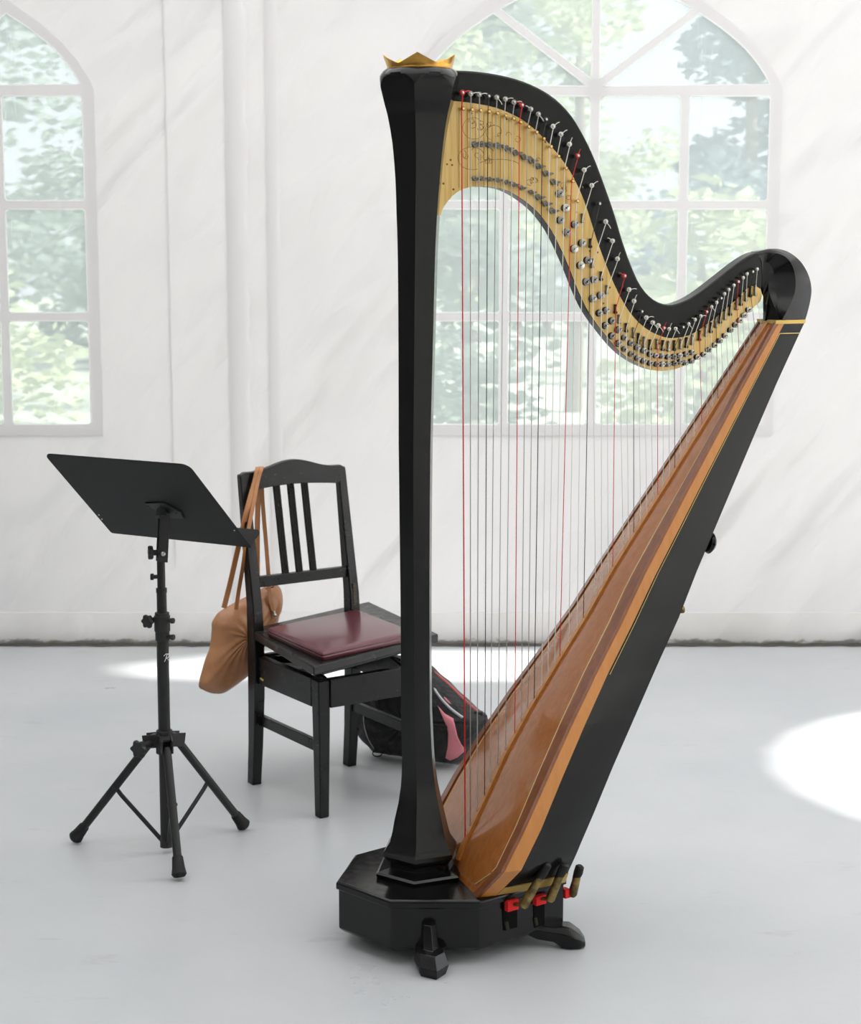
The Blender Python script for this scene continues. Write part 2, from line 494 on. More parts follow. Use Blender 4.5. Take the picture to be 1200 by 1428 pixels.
def muntin(bm, a, b, w=.032, t=.006):
    a = Vector((a[0], WY - .006, a[1])); b = Vector((b[0], WY - .006, b[1]))
    beam(bm, a, b, w, t, Vector((b.z - a.z, 0, -(b.x - a.x))))
def panes(cx, outl):
    hw = .016; out = []
    xs = [cx - .636, cx - .3275, cx, cx + .3275, cx + .636]; zs = [Z0 + .012, 1.237, 1.645, 2.050]
    for i in range(4):
        for j in range(3):
            a = xs[i] + (hw if i else 0); b = xs[i + 1] - (hw if i < 3 else 0); c = zs[j] + (hw if j else 0); d_ = zs[j + 1] - hw * (.9)
            r_ = .008
            out.append([(a + r_, c), (b - r_, c), (b, c + r_), (b, d_ - r_), (b - r_, d_), (a + r_, d_), (a, d_ - r_), (a, c + r_)])
    cz = ZS + .008
    segs = list(zip(outl, outl[1:] + outl[:1]))
    def hit(o, d):
        best = None
        for (x0, y0), (x1, y1) in segs:
            ex, ey = x1 - x0, y1 - y0; den = d[0] * ey - d[1] * ex
            if abs(den) < 1e-9: continue
            t = ((x0 - o[0]) * ey - (y0 - o[1]) * ex) / den; u_ = ((x0 - o[0]) * d[1] - (y0 - o[1]) * d[0]) / den
            if t > .02 and -1e-6 <= u_ <= 1 + 1e-6: best = t if best is None else max(best, t)
        return (o[0] + d[0] * best, o[1] + d[1] * best)
    al = math.atan2(.30, .40); A = [0, al, PI / 2, PI - al, PI]; h = .014
    for a0, a1 in zip(A, A[1:]):
        h0 = .004 if a0 == 0 else h; h1 = .004 if a1 == PI else h
        d0 = (math.cos(a0), math.sin(a0)); d1 = (math.cos(a1), math.sin(a1))
        o0 = (cx - d0[1] * h0, cz + d0[0] * h0); o1 = (cx + d1[1] * h1, cz - d1[0] * h1)
        den = d0[0] * d1[1] - d0[1] * d1[0]
        t = ((o1[0] - o0[0]) * d1[1] - (o1[1] - o0[1]) * d1[0]) / den
        ap = (o0[0] + d0[0] * t, o0[1] + d0[1] * t)
        pl = [ap, hit(ap, (d0[0], d0[1]) if a0 else (1, .012))]
        for k in range(1, 10):
            a = a0 + (a1 - a0) * k / 10
            pl.append(hit(ap, (math.cos(a), math.sin(a))))
        pl.append(hit(ap, d1 if a1 != PI else (-1, .012)))
        out.append(pl)
    return out
for cx, nm in WINS:
    root = bpy.data.objects.new(nm, None); COL.objects.link(root); root.location = (cx, WY, Z0); BASE[nm] = Vector((cx, WY, Z0))
    struct(root, 'arched clear vinyl tent window with white bars')
    inner = arch(cx, .636, Z0 + .012, ZS + .008, ATOP - .02); outer = arch(cx, .680, Z0 - .03, ZS, ATOP + .045)
    filled('window_frame', [outer] + panes(cx, inner), lambda c: Vector((c.x, WY - .006 + c.z, c.y)), FRM, root, .006)
    bm = bmesh.new()
    lathe(bm, Vector((cx, WY - .003, ZS)), [(0, .042), (.0045, .042)], 20, Vector((0, -1, 0)))
    finish('hub_patch', bm, FRM, root)
    for pl in panes(cx, inner):
        bm = bmesh.new()
        q = [Vector((a, WY - .008, b)) for a, b in pl]
        tube(bm, q + [q[0]], .0028, 6, False)
        finish('pane_weld', bm, WELD, root)
    filled('pane', [arch(cx, .66, Z0 - .005, ZS, ATOP + .01)], lambda c: Vector((c.x, WY + .003 + c.z, c.y)), PANE, root, 0)

# ------------------------------------------------------------------ garden outside
bm = bmesh.new(); box(bm, (0, 29, -.12), 90, 44, .1)
struct(finish('ground', bm, GRASS), 'sunlit lawn outside the tent')
def tree(name, x, y, h, rad, m, label, cat, leaf=.06, n=2600, conical=False, trunk=.6):
    root = thing(name, (x, y, -.07), label, cat, 'trees seen through the tent windows')
    bm = bmesh.new(); tube(bm, [(x, y, -.08), (x + .05, y, h * .4), (x, y + .05, h * .85)], [.09, .06, .02], 9)
    finish('trunk', bm, BARK, root)
    bm = bmesh.new()
    cl = []
    for k in range(34):
        z = trunk + (h - trunk) * random.random() ** .85
        t = (z - trunk) / (h - trunk)
        rr = rad * ((1 - t) if conical else math.sin(PI * min(1, .12 + t * .84)) ** .6)
        a = random.random() * 2 * PI; q = random.random() ** .5 * rr * .85
        cl.append((Vector((x + q * math.cos(a), y + q * math.sin(a), z)), .22 + .28 * rad * .5 * random.random()))
    for i in range(n):
        c, s = random.choice(cl)
        d = Vector((random.gauss(0, 1), random.gauss(0, 1), random.gauss(0, .8))).normalized() * s * random.random() ** .35
        p = c + d
        if p.z < .05 or p.y < WY + .3: continue
        a = Vector((random.gauss(0, 1), random.gauss(0, 1), random.gauss(0, 1))).normalized()
        b, e = frame_of(a); l = leaf * random.uniform(.6, 1.3)
        vs = [bm.verts.new(p + b * l), bm.verts.new(p + e * l * .45), bm.verts.new(p - b * l), bm.verts.new(p - e * l * .45)]
        bm.faces.new(vs)
    me = finish('foliage', bm, m, root, smooth=180)
    return root
tree('leafy_tree', -3.6, 13.0, 4.4, 1.7, LEAF_G, 'green leafy tree outside, filling the left window', 'tree', n=4200)
tree('flowering_shrub', -2.75, 10.0, 1.45, .65, LEAF_Y, 'pale bright shrub in the lower panes of the left window', 'shrub', trunk=.1, n=1800)
tree('leafy_tree', -.3, 14.0, 3.9, 1.0, LEAF_Y, 'pale yellow-green tree seen through the strings of the harp', 'tree', n=3400)
tree('leafy_tree', 1.35, 16.6, 4.8, 1.2, LEAF_Y, 'pale tree at the middle of the right window behind the harp neck', 'tree', n=3800)
tree('conifer', 2.3, 13.0, 3.9, .95, LEAF_B, 'dark bluish conifer behind the right-hand panes of the right window', 'tree', n=5600)
tree('leafy_shrub', .2, 11.0, 1.6, .60, LEAF_G, 'green shrub in the lowest panes behind the harp strings', 'shrub', trunk=.1, n=2000)
tree('leafy_shrub', 1.65, 10.8, 1.7, .6, LEAF_Y, 'pale shrub in the lower panes left of the sound body', 'shrub', trunk=.1, n=2000)
tree('leafy_tree', -6.6, 18.6, 5.0, 2.2, LEAF_B, 'bluish tree far back through the left window', 'tree', n=4200, leaf=.09)
tree('leafy_tree', .2, 22.0, 5.0, 2.6, LEAF_G, 'hazy green tree farthest back behind the harp', 'tree', n=5200, leaf=.10)
tree('leafy_tree', 6.4, 20.6, 5.4, 2.4, LEAF_G, 'green tree far back at the right edge of the right window', 'tree', n=4600, leaf=.10)
tree('hedge', -3.6, 24.0, 2.9, 3.2, LEAF_G, 'long low hedge at the end of the lawn, left window', 'hedge', n=5200, leaf=.10, trunk=.05)
tree('hedge', 2.0, 30.5, 2.9, 3.0, LEAF_B, 'dark low hedge at the end of the lawn, right window', 'hedge', n=5200, leaf=.10, trunk=.05)

# ------------------------------------------------------------------ harp
P0 = Vector((-.0222, 3.683, 0))
harp = thing('pedal_harp', (P0.x, P0.y, 0), 'large black concert harp with gold crown, brass plate and orange-brown soundboard', 'harp')

# base: octagonal lacquered box
def base_poly(s=1.0, g=0.0):
    near = [(-.177, -.034), (-.104, .107), (.072, .167), (.178, .136), (.294, .098)]
    far = [(.294, -.166), (.178, -.204), (.060, -.235), (-.092, -.18)]
    c = Vector((.07, -.034, 0))
    out = []
    for a, b in near + far:
        p = Vector((a, b, 0)); d = (p - c).normalized()
        out.append(p + d * g)
    return out
bm = bmesh.new()
rings = []
for z, g in ((.030, -.012), (.040, 0), (.128, .0), (.1285, .006), (.142, .006), (.146, .002)):
    rings.append([bm.verts.new(H(p.x, p.y, z)) for p in base_poly(1, g)])
skin(bm, rings)
base = finish('base', bm, LAC, harp, bevel=.003)
# feet
def foot(a0, n2, wid, hgt, reach, m=LAC):
    """claw foot: a0 = (u,v) on the base wall, n2 = outward direction"""
    bm = bmesh.new()
    n = (U * n2[0] + V * n2[1]).normalized(); s = Vector((-n.y, n.x, 0))
    c = H(a0[0], a0[1], 0)
    secs = [(hgt, -.03, .012, wid * .34), (hgt, .012, .014, wid * .38), (hgt * .82, .016, .02, wid * .42), (hgt * .5, .020, .024, wid * .5),
            (.045, reach * .55, .034, wid * .8), (.02, reach * .8, .04, wid), (.0, reach * .78, .036, wid * .8)]
    rings = []
    for z, o, d, w in secs:
        q = c + n * o + Vector((0, 0, z))
        rings.append([bm.verts.new(q + s * (-w / 2) - n * .03), bm.verts.new(q + s * (-w / 2) + n * d * .3), bm.verts.new(q + n * d), bm.verts.new(q + s * (w / 2) + n * d * .3), bm.verts.new(q + s * (w / 2) - n * .03)])
    skin(bm, rings)
    return finish('foot', bm, m, base, bevel=.003)
foot((-.030, .132), (-.10, 1), .066, .098, .050)
foot((-.030, -.205), (-.10, -1), .066, .098, .050)
def rear_foot(sgn, vo):
    bm = bmesh.new()
    a = H(.215, vo, .036); b = H(.312, vo + sgn * .036, .016)
    d = (b - a).normalized(); s = Vector((-d.y, d.x, 0)).normalized(); up = s.cross(d) * (1 if s.cross(d).z > 0 else -1)
    rings = []
    Ln = (b - a).length
    for t, w, h0, h1 in ((-.2, .05, -.002, .02), (.15, .05, -.012, .020), (.5, .046, -.012, .020), (.68, .054, -.020, .026), (.85, .064, -.030, .027), (1.05, .058, -.034, .016), (1.17, .036, -.034, .002)):
        q = a + d * Ln * t
        zc = [(-w / 2, h0), (-w / 2, h1 * .5), (-w * .3, h1), (w * .3, h1), (w / 2, h1 * .5), (w / 2, h0)]
        rings.append([bm.verts.new(Vector((q.x, q.y, max(.002, q.z + z))) + s * x) for x, z in zc])
    skin(bm, rings)
    finish('foot', bm, LAC, base, bevel=.003)
rear_foot(1, .095); rear_foot(-1, -.163)

# body: horizontal sections (z, u of board edge, half width, wood depth, shell depth, belly)
BT = [(.146, .074, .155, .040, .196, .000), (.218, .105, .213, .041, .190, .001), (.30, .152, .208, .040, .181, .007), (.40, .210, .190, .036, .173, .016),
      (.50, .272, .167, .033, .168, .020), (.60, .338, .142, .030, .161, .020), (.70, .405, .121, .029, .153, .019), (.80, .465, .105, .029, .142, .018), (.90, .529, .091, .029, .130, .014),
      (1.0, .594, .077, .027, .117, .009), (1.1, .659, .065, .025, .103, .006), (1.2, .724, .053, .023, .090, .004), (1.3, .790, .043, .019, .078, .002), (1.333, .812, .040, .017, .074, .001)]
zs_all = sorted(set([b[0] for b in BT] + [.146 + (1.333 - .146) * i / 40 for i in range(41)]))
WSH = [(.146, .166), (.19, .178), (.235, .186), (.30, .190), (.40, .184), (.50, .167)]
def shell_sec(z):
    ue, w, wd, sd, bl = lerp_tab(BT, z)
    ws = lerp_tab(WSH, z)[0] if z < .5 else w
    sd = sd + max(0, (w - ws)) * .27 + (.010 * max(0, 1 - (z - .146) / .08) if z < .226 else 0)
    sec = [(wd, w), (wd + (sd - wd) * .5, (w + ws) / 2 * .93), (sd, ws * .80), (sd + .06 * ws, ws * .62), (sd + .10 * ws, ws * .4), (sd + .125 * ws, ws * .15)]
    sec = sec + [(a, -b) for a, b in sec[::-1]]
    return [(ue + a, b) for a, b in sec]
# shell
bm = bmesh.new(); rings = []
for z in zs_all:
    rings.append([bm.verts.new(H(a, b, z)) for a, b in shell_sec(z)])
skin(bm, rings)
shell = finish('body_shell', bm, LACN, harp, smooth=25)
# wooden side frame (open box between board and shell)
bm = bmesh.new(); rings = []
for z in zs_all:
    ue, w, wd, sd, bl = lerp_tab(BT, z)
    rings.append([bm.verts.new(H(ue + a, b, z)) for a, b in [(.003, w - .001), (.0045, w + .0012), (wd + .001, w + .0012), (wd + .001, -w - .0012), (.0045, -w - .0012), (.003, -w + .001)]])
skin(bm, rings)
finish('body_frame', bm, WS, harp, smooth=30)
# soundboard panel with belly
NB = 18
def board_u(z, v, lift=0):
    ue, w, wd, sd, bl = lerp_tab(BT, z)
    return ue - bl * (1 - (v / w) ** 2) - lift
bm = bmesh.new(); rows = []
for z in zs_all:
    ue, w, wd, sd, bl = lerp_tab(BT, z)
    rows.append([bm.verts.new(H(board_u(z, w * t) - .0005, w * t, z)) for t in [-.99 + 1.98 * j / NB for j in range(NB + 1)]] + [bm.verts.new(H(ue + .008, w * .99, z)), bm.verts.new(H(ue + .008, -w * .99, z))])
skin(bm, rows)
board = finish('soundboard', bm, WB, harp, smooth=40)
# rails, inlay lines and centre strip following the board
def board_band(name, m, v0, v1, lift, parent, z0=.146, z1=1.333, rel=False, thick=.004):
    bm = bmesh.new(); rows = []
    for z in [q for q in zs_all if z0 - 1e-6 <= q <= z1 + 1e-6]:
        ue, w, wd, sd, bl = lerp_tab(BT, z)
        a = (w + v0) if rel == 1 else (-w + v0 if rel == -1 else v0)
        b = (w + v1) if rel == 1 else (-w + v1 if rel == -1 else v1)
        if rel:
            k = min(1, w / .11)
            a = (w + v0 * k) * 1 if rel == 1 else (-w + v0 * k)
            b = (w + v1 * k) if rel == 1 else (-w + v1 * k)
        rows.append([bm.verts.new(H(board_u(z, a) + thick, a, z)), bm.verts.new(H(board_u(z, a) - lift, a, z)), bm.verts.new(H(board_u(z, b) - lift, b, z)), bm.verts.new(H(board_u(z, b) + thick, b, z))])
    skin(bm, rows)
    return finish(name, bm, m, parent, bevel=.0008)
for s in (1, -1):
    board_band('edge_rail', WR, -.024 * s, .0005 * s, .0045, board, rel=s)
    board_band('inlay_line', LIN, -.034 * s, -.0315 * s, .0008, board, rel=s, z0=.2)
board_band('center_strip', WC, -.006, .009, .006, board, z0=.165)
board_band('inlay_line', LIN, -.017, -.0150, .0008, board, z0=.165)
# bottom chamfer inlay lines
bm = bmesh.new()
bm.free()
for s in (1, -1):
    bm = bmesh.new()
    tube(bm, [H(board_u(.200, s * .17) - .0015, s * .170, .202), H(board_u(.160, s * .13) - .0015, s * .122, .163)], .0011, 5)
    finish('inlay_line', bm, LIN, board)
# thin gold line and bands on the shell
def side_pt(z, along, s=1, out=.0012):
    ue, w, wd, sd, bl = lerp_tab(BT, z)
    return H(ue + wd + (sd - wd) * along, s * (w * (1 - .14 * along) + out), z)
for s in (1, -1):
    bm = bmesh.new()
    pts = [side_pt(z, .055 + .05 * (1.31 - z) * 0, s) for z in [.60 + .71 * i / 28 for i in range(29)]]
    pts += [side_pt(1.31, a, s) for a in (.2, .4, .6, .8, 1.0)]
    tube(bm, pts, .0008, 5)
    finish('gold_line', bm, GINL, shell)
bm = bmesh.new(); rings = []
for z in (.147, .168):
    rings.append([bm.verts.new(H(a + .0012, b + (.002 if b > 0 else -.002), z)) for a, b in shell_sec(z)])
skin(bm, rings)
finish('gold_band', bm, GBAND, shell)
bm = bmesh.new()
ue, w, wd, sd, bl = lerp_tab(BT, 1.333)
sec = [(-.004, w + .002), (wd, w + .0025), (sd, w * .80 + .002), (sd + .012 * 1, w * .4), (sd + .012, -w * .4), (sd, -w * .8 - .002), (wd, -w - .0025), (-.004, -w - .002)]
prism(bm, [H(ue + a, b, 1.331) for a, b in sec], Vector((0, 0, .008)))
finish('gold_band', bm, GBAND, shell)
# knobs on the back of the shell
def back_pt(x, y):
    z = hv(x, y, .03).z
    ue, w, wd, sd, bl = lerp_tab(BT, z)
    return H(ue + sd + .08 * w, .5 * w, z)
p = back_pt(988, 752)
bm = bmesh.new(); lathe(bm, p + U * -.010, [(0, .010), (.014, .010), (.015, .021), (.022, .024), (.028, .018)], 18, (U + Vector((0, 0, -.25))).normalized())
finish('knob', bm, LAC, shell)
p = back_pt(950, 846)
bm = bmesh.new(); lathe(bm, p + U * -.008, [(0, .004), (.017, .004), (.018, .008), (.024, .008), (.026, .004)], 14, U)
finish('strap_button', bm, PEDB, shell)

# pillar: faceted shaft flaring at both ends  (z, radius, shift)
PT = [(.146, .102, 0), (.156, .104, 0), (.160, .098, 0), (.166, .070, 0), (.178, .070, 0), (.184, .078, 0), (.194, .0865, 0), (.203, .086, 0), (.224, .071, 0), (.27, .060, -.001),
      (.308, .0505, -.001), (.345, .0435, -.002), (.399, .0385, -.004), (.511, .0365, -.008), (.705, .0358, -.0085), (.90, .037, -.009), (1.087, .0388, -.009), (1.347, .0425, -.0055), (1.49, .0452, -.004), (1.564, .0485, -.003),
      (1.636, .0530, -.001), (1.709, .0605, 0), (1.762, .0705, 0), (1.79, .0785, 0), (1.812, .0835, 0), (1.834, .0848, 0), (1.846, .082, 0), (1.853, .0765, 0), (1.857, .069, 0)]
AZ = R(-97)
HX = [(1.79, .0785), (1.818, .0858), (1.832, .0890), (1.845, .0930), (1.857, .102)]
RD = [(1.79, .0875), (1.82, .0862), (1.834, .0845), (1.842, .0822), (1.849, .0785), (1.854, .074), (1.857, .069)]
def pill_ring(bm, z, rad, sh, sharp):
    vs = []
    for k in range(6):
        a0 = AZ + k * PI / 3
        for da in (-.5, 0, .5):
            pass
    n = 144
    for i in range(n):
        a = AZ + 2 * PI * i / n
        loc = (a - AZ) % (PI / 3) - PI / 6
        rh = (rad if z < 1.79 else lerp_tab(HX, z)[0]) * math.cos(PI / 6) / math.cos(loc)
        if z >= 1.79: rh = min(rh, lerp_tab(RD, z)[0])
        vs.append(bm.verts.new(P0 + Vector((sh + rh * math.cos(a), rh * math.sin(a), z))))
    return vs
bm = bmesh.new(); rings = []
zz = []
for a, b in zip(PT, PT[1:]):
    k = max(1, int((b[0] - a[0]) / (.02 if a[0] < 1.76 else .004)))
    for i in range(k): zz.append(a[0] + (b[0] - a[0]) * i / k)
zz.append(PT[-1][0])
def pt_s(z):   # smooth interpolation of the profile
    for i, (a, b) in enumerate(zip(PT, PT[1:])):
        if z <= b[0] + 1e-9:
            t = (z - a[0]) / (b[0] - a[0])
            p0 = PT[max(0, i - 1)]; p3 = PT[min(len(PT) - 1, i + 2)]
            if a[0] < .20: return a[1] + (b[1] - a[1]) * t, a[2] + (b[2] - a[2]) * t
            m0 = (b[1] - p0[1]) / (b[0] - p0[0]) * (b[0] - a[0]); m1 = (p3[1] - a[1]) / (p3[0] - a[0]) * (b[0] - a[0])
            h = (2 * t ** 3 - 3 * t * t + 1) * a[1] + (t ** 3 - 2 * t * t + t) * m0 + (-2 * t ** 3 + 3 * t * t) * b[1] + (t ** 3 - t * t) * m1
            return h, a[2] + (b[2] - a[2]) * t
    return PT[-1][1], PT[-1][2]
for z in zz:
    rr, sh = pt_s(z)
    sharp = 1.0 if z < 1.80 else max(.0, 1 - (z - 1.80) / .042)
    rings.append(pill_ring(bm, z, rr, sh, sharp))
skin(bm, rings)
pillar = finish('pillar', bm, LAC, harp, smooth=22)
# crown
bm = bmesh.new(); n = 80; A0 = R(-93)
ro = []; 
def crown_ring(dz, r_in, side):
    out = []
    for i in range(n):
        a = A0 + 2 * PI * i / n
        ph = ((a - A0) / (2 * PI / 5)) % 1
        tip = abs(2 * (ph if ph < .5 else ph - 1))         # 0 at a point, 1 in a dip
        top = (1 - tip) ** 1.25
        h = dz * (.34 + .66 * top) if dz > 0 else 0
        k = 1 + .20 * (h / .034) ** 1.6
        out.append(bm.verts.new(P0 + Vector((math.cos(a) * (r_in * k), math.sin(a) * (r_in * k), 1.855 + h))))
    return out
lv = (0, .007, .014, .022, .029)
outs = [crown_ring(d, .0660 if d else .068, 1) for d in lv]
ins = [crown_ring(d, .0635, -1) for d in (.029, .015, .006)]
skin(bm, outs + ins, cap=False)
bm.faces.new(ins[-1]); bm.faces.new(outs[0][::-1])
finish('crown', bm, GOLD, harp, smooth=50)

# neck outline (photo pixels on the near face)
top_px = [(612, 98), (634, 98), (660, 99), (690, 103), (720, 110), (750, 122), (775, 138), (797, 161), (815, 191), (830, 223), (845, 263), (858, 301), (868, 335), (880, 369), (894, 399), (912, 418), (932, 425), (951, 421), (972, 410), (1000, 389), (1028, 367), (1046, 355.5), (1058, 351)]
plate_up = [(634, 141), (660, 144), (690, 150), (715, 160), (735, 172), (755, 190), (775, 212), (795, 240), (810, 270), (821, 300), (832, 335), (845, 370), (860, 405), (878, 436), (900, 458), (925, 470), (945, 471), (968, 464), (1000, 441), (1028, 416), (1042, 402), (1052, 398)]
plate_end = [(1060, 403), (1062, 412), (1059, 420)]
plate_lo = [(1048, 431), (1030, 448), (1010, 468), (985, 490), (962, 506), (940, 515), (915, 517), (890, 508), (864, 490), (840, 462), (820, 434), (806, 405), (793, 372), (781, 345), (768, 320), (750, 296), (730, 279), (710, 267), (690, 261), (665, 260), (645, 264), (630, 274), (619, 288), (614, 300)]
VF = -.015      # near face of the neck
def px_curve(px, v, k=3):
    return catmull([hv(x, y, v) for x, y in px], k)
neck_top = px_curve(top_px, VF)
neck_lo_px = [(1063, 412), (1060, 421)] + plate_lo
neck_lo = px_curve(neck_lo_px, VF)
NT = .042
bm = bmesh.new()
prism(bm, neck_top + [hv(1063, 366, VF), hv(1064, 388, VF)] + neck_lo + [hv(598, 300, VF)], V * -NT)
neck = finish('neck', bm, LACN, harp, bevel=.006, seg=3)
# plate
bm = bmesh.new()
pu = px_curve(plate_up, VF + .002); pe = px_curve(plate_end, VF + .002, 3); pl = px_curve(plate_lo, VF + .002)
prism(bm, pu + pe + pl + [hv(607, 302, VF + .002), hv(613, 220, VF + .002), hv(622, 141, VF + .002)], V * -.0015)
plate = finish('brass_plate', bm, PLATE, harp, smooth=60)
VP = VF + .002
# engraving scrolls, grooves and screws on the plate
bm = bmesh.new()
def scroll(cx, cy, rx, ry, a0, a1, sp=1.0):
    pts = []
    for i in range(19):
        t = a0 + (a1 - a0) * i / 18
        k = 1 - (1 - sp) * i / 18
        pts.append(hv(cx + rx * k * math.cos(t), cy + ry * k * math.sin(t), VP + .0002))
    tube(bm, pts, .00045, 4)
scroll(660, 178, 17, 17, 0, 5.6, .8); scroll(658, 220, 21, 17, 1.2, 6.0, .85); scroll(690, 184, 14, 12, 2, 8, .5); scroll(695, 232, 30, 10, 3.4, 6.0)
scroll(672, 212, 16, 8, 3.2, 6.2)
for i in range(26):
    cx, cy = random.choice([(655, 172), (668, 176), (682, 178), (696, 182), (708, 186), (722, 196), (735, 206), (650, 216), (664, 220), (680, 224), (695, 228), (708, 234), (720, 240), (748, 222), (742, 250), (785, 262), (790, 280)])
    a = random.random() * 6
    scroll(cx + random.uniform(-4, 4), cy + random.uniform(-6, 6), random.uniform(3, 6), random.uniform(3, 6), a, a + random.uniform(3, 7), .5)
for k in range(7):
    x = 640 + k * 11.5
    tube(bm, [hv(x, 150 + k * 2.2, VP + .0001), hv(x, 262 + (k > 4) * (k - 4) * 3, VP + .0001)], .0004, 4)
finish('engraving', bm, INK, plate)
screws = [(628, 223), (623, 229), (630, 230), (618, 256), (632, 264), (657, 158), (706, 166), (760, 198), (812, 261), (833, 352), (850, 401), (875, 451), (919, 479), (966, 470), (997, 448), (1024, 423), (1051, 404), (777, 258), (803, 296), (822, 350), (841, 423), (893, 475)]
for x, y in screws:
    bm = bmesh.new(); lathe(bm, hv(x, y, VP - .0002), [(0, .0022), (.0008, .0022), (.0011, .0012)], 8, V)
    finish('plate_screw', bm, INK, plate)

pins = [(645.5, 129), (657, 130.5), (669, 131.5), (682, 134), (693.5, 135.5), (705.5, 138), (717.5, 142.5), (728.5, 146.5), (741, 152), (751.5, 159), (762, 166.5), (772, 176), (783, 187), (795, 201), (806.5, 217), (815.5, 237), (826, 258.5), (836.5, 284), (845.5, 309), (855, 336), (862, 361), (871.5, 385), (878, 404), (885, 420), (895.5, 434.5), (902, 443), (911, 450), (919, 454), (926.5, 457.5), (934, 459), (943, 458.5), (953, 456.5), (961, 452), (970, 446), (978, 441), (986, 435), (993, 428), (1000, 422), (1006, 416), (1011, 410), (1017, 404), (1024, 398), (1030, 393), (1037, 387.5), (1042.5, 382), (1050, 379), (1056.5, 375.5)]
x600 = [644.5, 654.8, 665.5, 676.5, 686.5, 697.3, 707.5, 718, 728.5, 738.5, 748, 757.7, 768, 778.5, 787.3, 797.2, 807, 816.7, 826, 836, 845, 854.3, 863, 872, 881, 889.5, 898, 906.7, 915.3, 924, 932.5, 941, 950, 958, 966.7, 975]
nuts = [(643.5, 151), (656, 152.5), (668, 153.5), (680, 155), (691.5, 157.5), (703, 161), (714, 165), (724, 170), (735, 176.5), (746, 184), (756, 193), (766, 204), (776.5, 217.5), (787, 234), (796.5, 252), (803, 280), (812, 305), (823, 340), (826, 368), (838, 386), (846, 405), (858, 432), (863, 446), (873, 458), (883, 466), (890, 474), (898, 479), (906, 483), (916, 482), (924, 484), (932, 485), (940, 484), (949, 482), (957, 480), (965, 476), (975, 470), (984, 464), (991, 459), (998, 452), (1004, 446), (1011, 441), (1018, 435), (1027, 427), (1033, 421), (1040, 415), (1046, 409), (1053, 407)]
strip_px = [(1070, 448), (1019, 531), (993, 569), (954, 644), (911.7, 704), (866, 772), (825, 846), (793, 903), (754, 961), (711, 1037), (680, 1108), (638, 1198)]
def strip_hit(xa, ya, xb, yb):
    """where the line a-b meets the strip curve in the picture"""
    best = None
    for (x0, y0), (x1, y1) in zip(strip_px, strip_px[1:]):
        x0 -= 4; x1 -= 4
        for i in range(40):
            t = i / 40; x = x0 + (x1 - x0) * t; y = y0 + (y1 - y0) * t
            d = abs(xa + (xb - xa) * (y - ya) / (yb - ya) - x)
            if best is None or d < best[0]: best = (d, x, y)
    return best[1], best[2]
VS = -.0005
for i in range(47):
    col = REDS if i % 7 == 0 else (BLKS if i % 7 == 3 else (WIRE if i < 11 else GUT))
    px, py = pins[i]; nx_, ny_ = nuts[i]
    # tuning pin
    bm = bmesh.new()
    tip = hv(px, py, VF + .020)
    lathe(bm, tip - V * .021, [(0, .0026), (.0205, .0026), (.021, .0018)], 10, V)
    finish('tuning_pin', bm, STEEL, neck)
    # string nut
    bm = bmesh.new()
    c = hv(nx_ + 1.5, ny_ + .5, VF + .012) - V * .012
    if i < 16:
        lathe(bm, c, [(0, .0022), (.009, .0022), (.0092, .0042), (.012, .0046), (.0155, .0042), (.0175, .0026)], 12, V)
        finish('string_nut', bm, BRASSN, plate)
    else:
        hh = .012 if i < 24 else .019
        box(bm, c + V * .005 + Vector((0, 0, .004)), .0034, .006, hh, (U, V, Vector((0, 0, 1))))
        lathe(bm, c + Vector((0, 0, -.005)), [(.002, .0036), (.010, .0036), (.012, .002)], 8, V)
        lathe(bm, c + Vector((0, 0, .004 + hh / 2)), [(.002, .0026), (.008, .0026), (.010, .0016)], 8, V)
        finish('string_nut', bm, DARKM if i % 2 else DSTEEL, plate, bevel=.0006)
    # string
    nut3 = hv(nx_, ny_, VS)
    if i < 36:
        bx, by = strip_hit(nx_, ny_, x600[i], 597)
    else:
        t = (i - 35) / 11; bx, by = 971 + (1062 - 971) * t, 596 + (460 - 596) * t
    low = hv(bx + 1, by, 0.0)
    pz = low.z
    low = H(board_u(pz, -.008) - .0015, -.008 * 0 + VS, pz - .0)
    rad = [.0016, .0013, .0012][min(i, 2)] if i < 3 else (.00105 if i < 11 else max(.00055, .00112 - .000013 * i))
    bm = bmesh.new()
    tube(bm, [low, nut3], rad, 6)
    pc = tip - V * .003
    tube(bm, [nut3, pc - Vector((0, 0, .003))], rad, 6)
    rr = .0042 if i < 28 else .0034
    for q in range(1 if i > 30 else 2):
        tube(bm, [pc - V * (.003 * q) + U * (rr * math.cos(a)) + Vector((0, 0, rr * math.sin(a))) for a in [2 * PI * j / 10 for j in range(11)]], rad, 5, False)
    if i < 38 and i % 7 != 3:
        a = random.choice((.2, 1.3, -.9, .7, 2.6)) if i > 0 else .3
        ln = .012 if i < 30 else .008
        e = U * math.cos(a) + Vector((0, 0, math.sin(a)))
        tube(bm, [pc + e * rr, pc + e * (rr + ln * .6) + V * .002, pc + e * (rr + ln) + Vector((0, 0, -.002)) + V * .003], rad * .95, 5)
    finish('string', bm, col, harp, smooth=60)

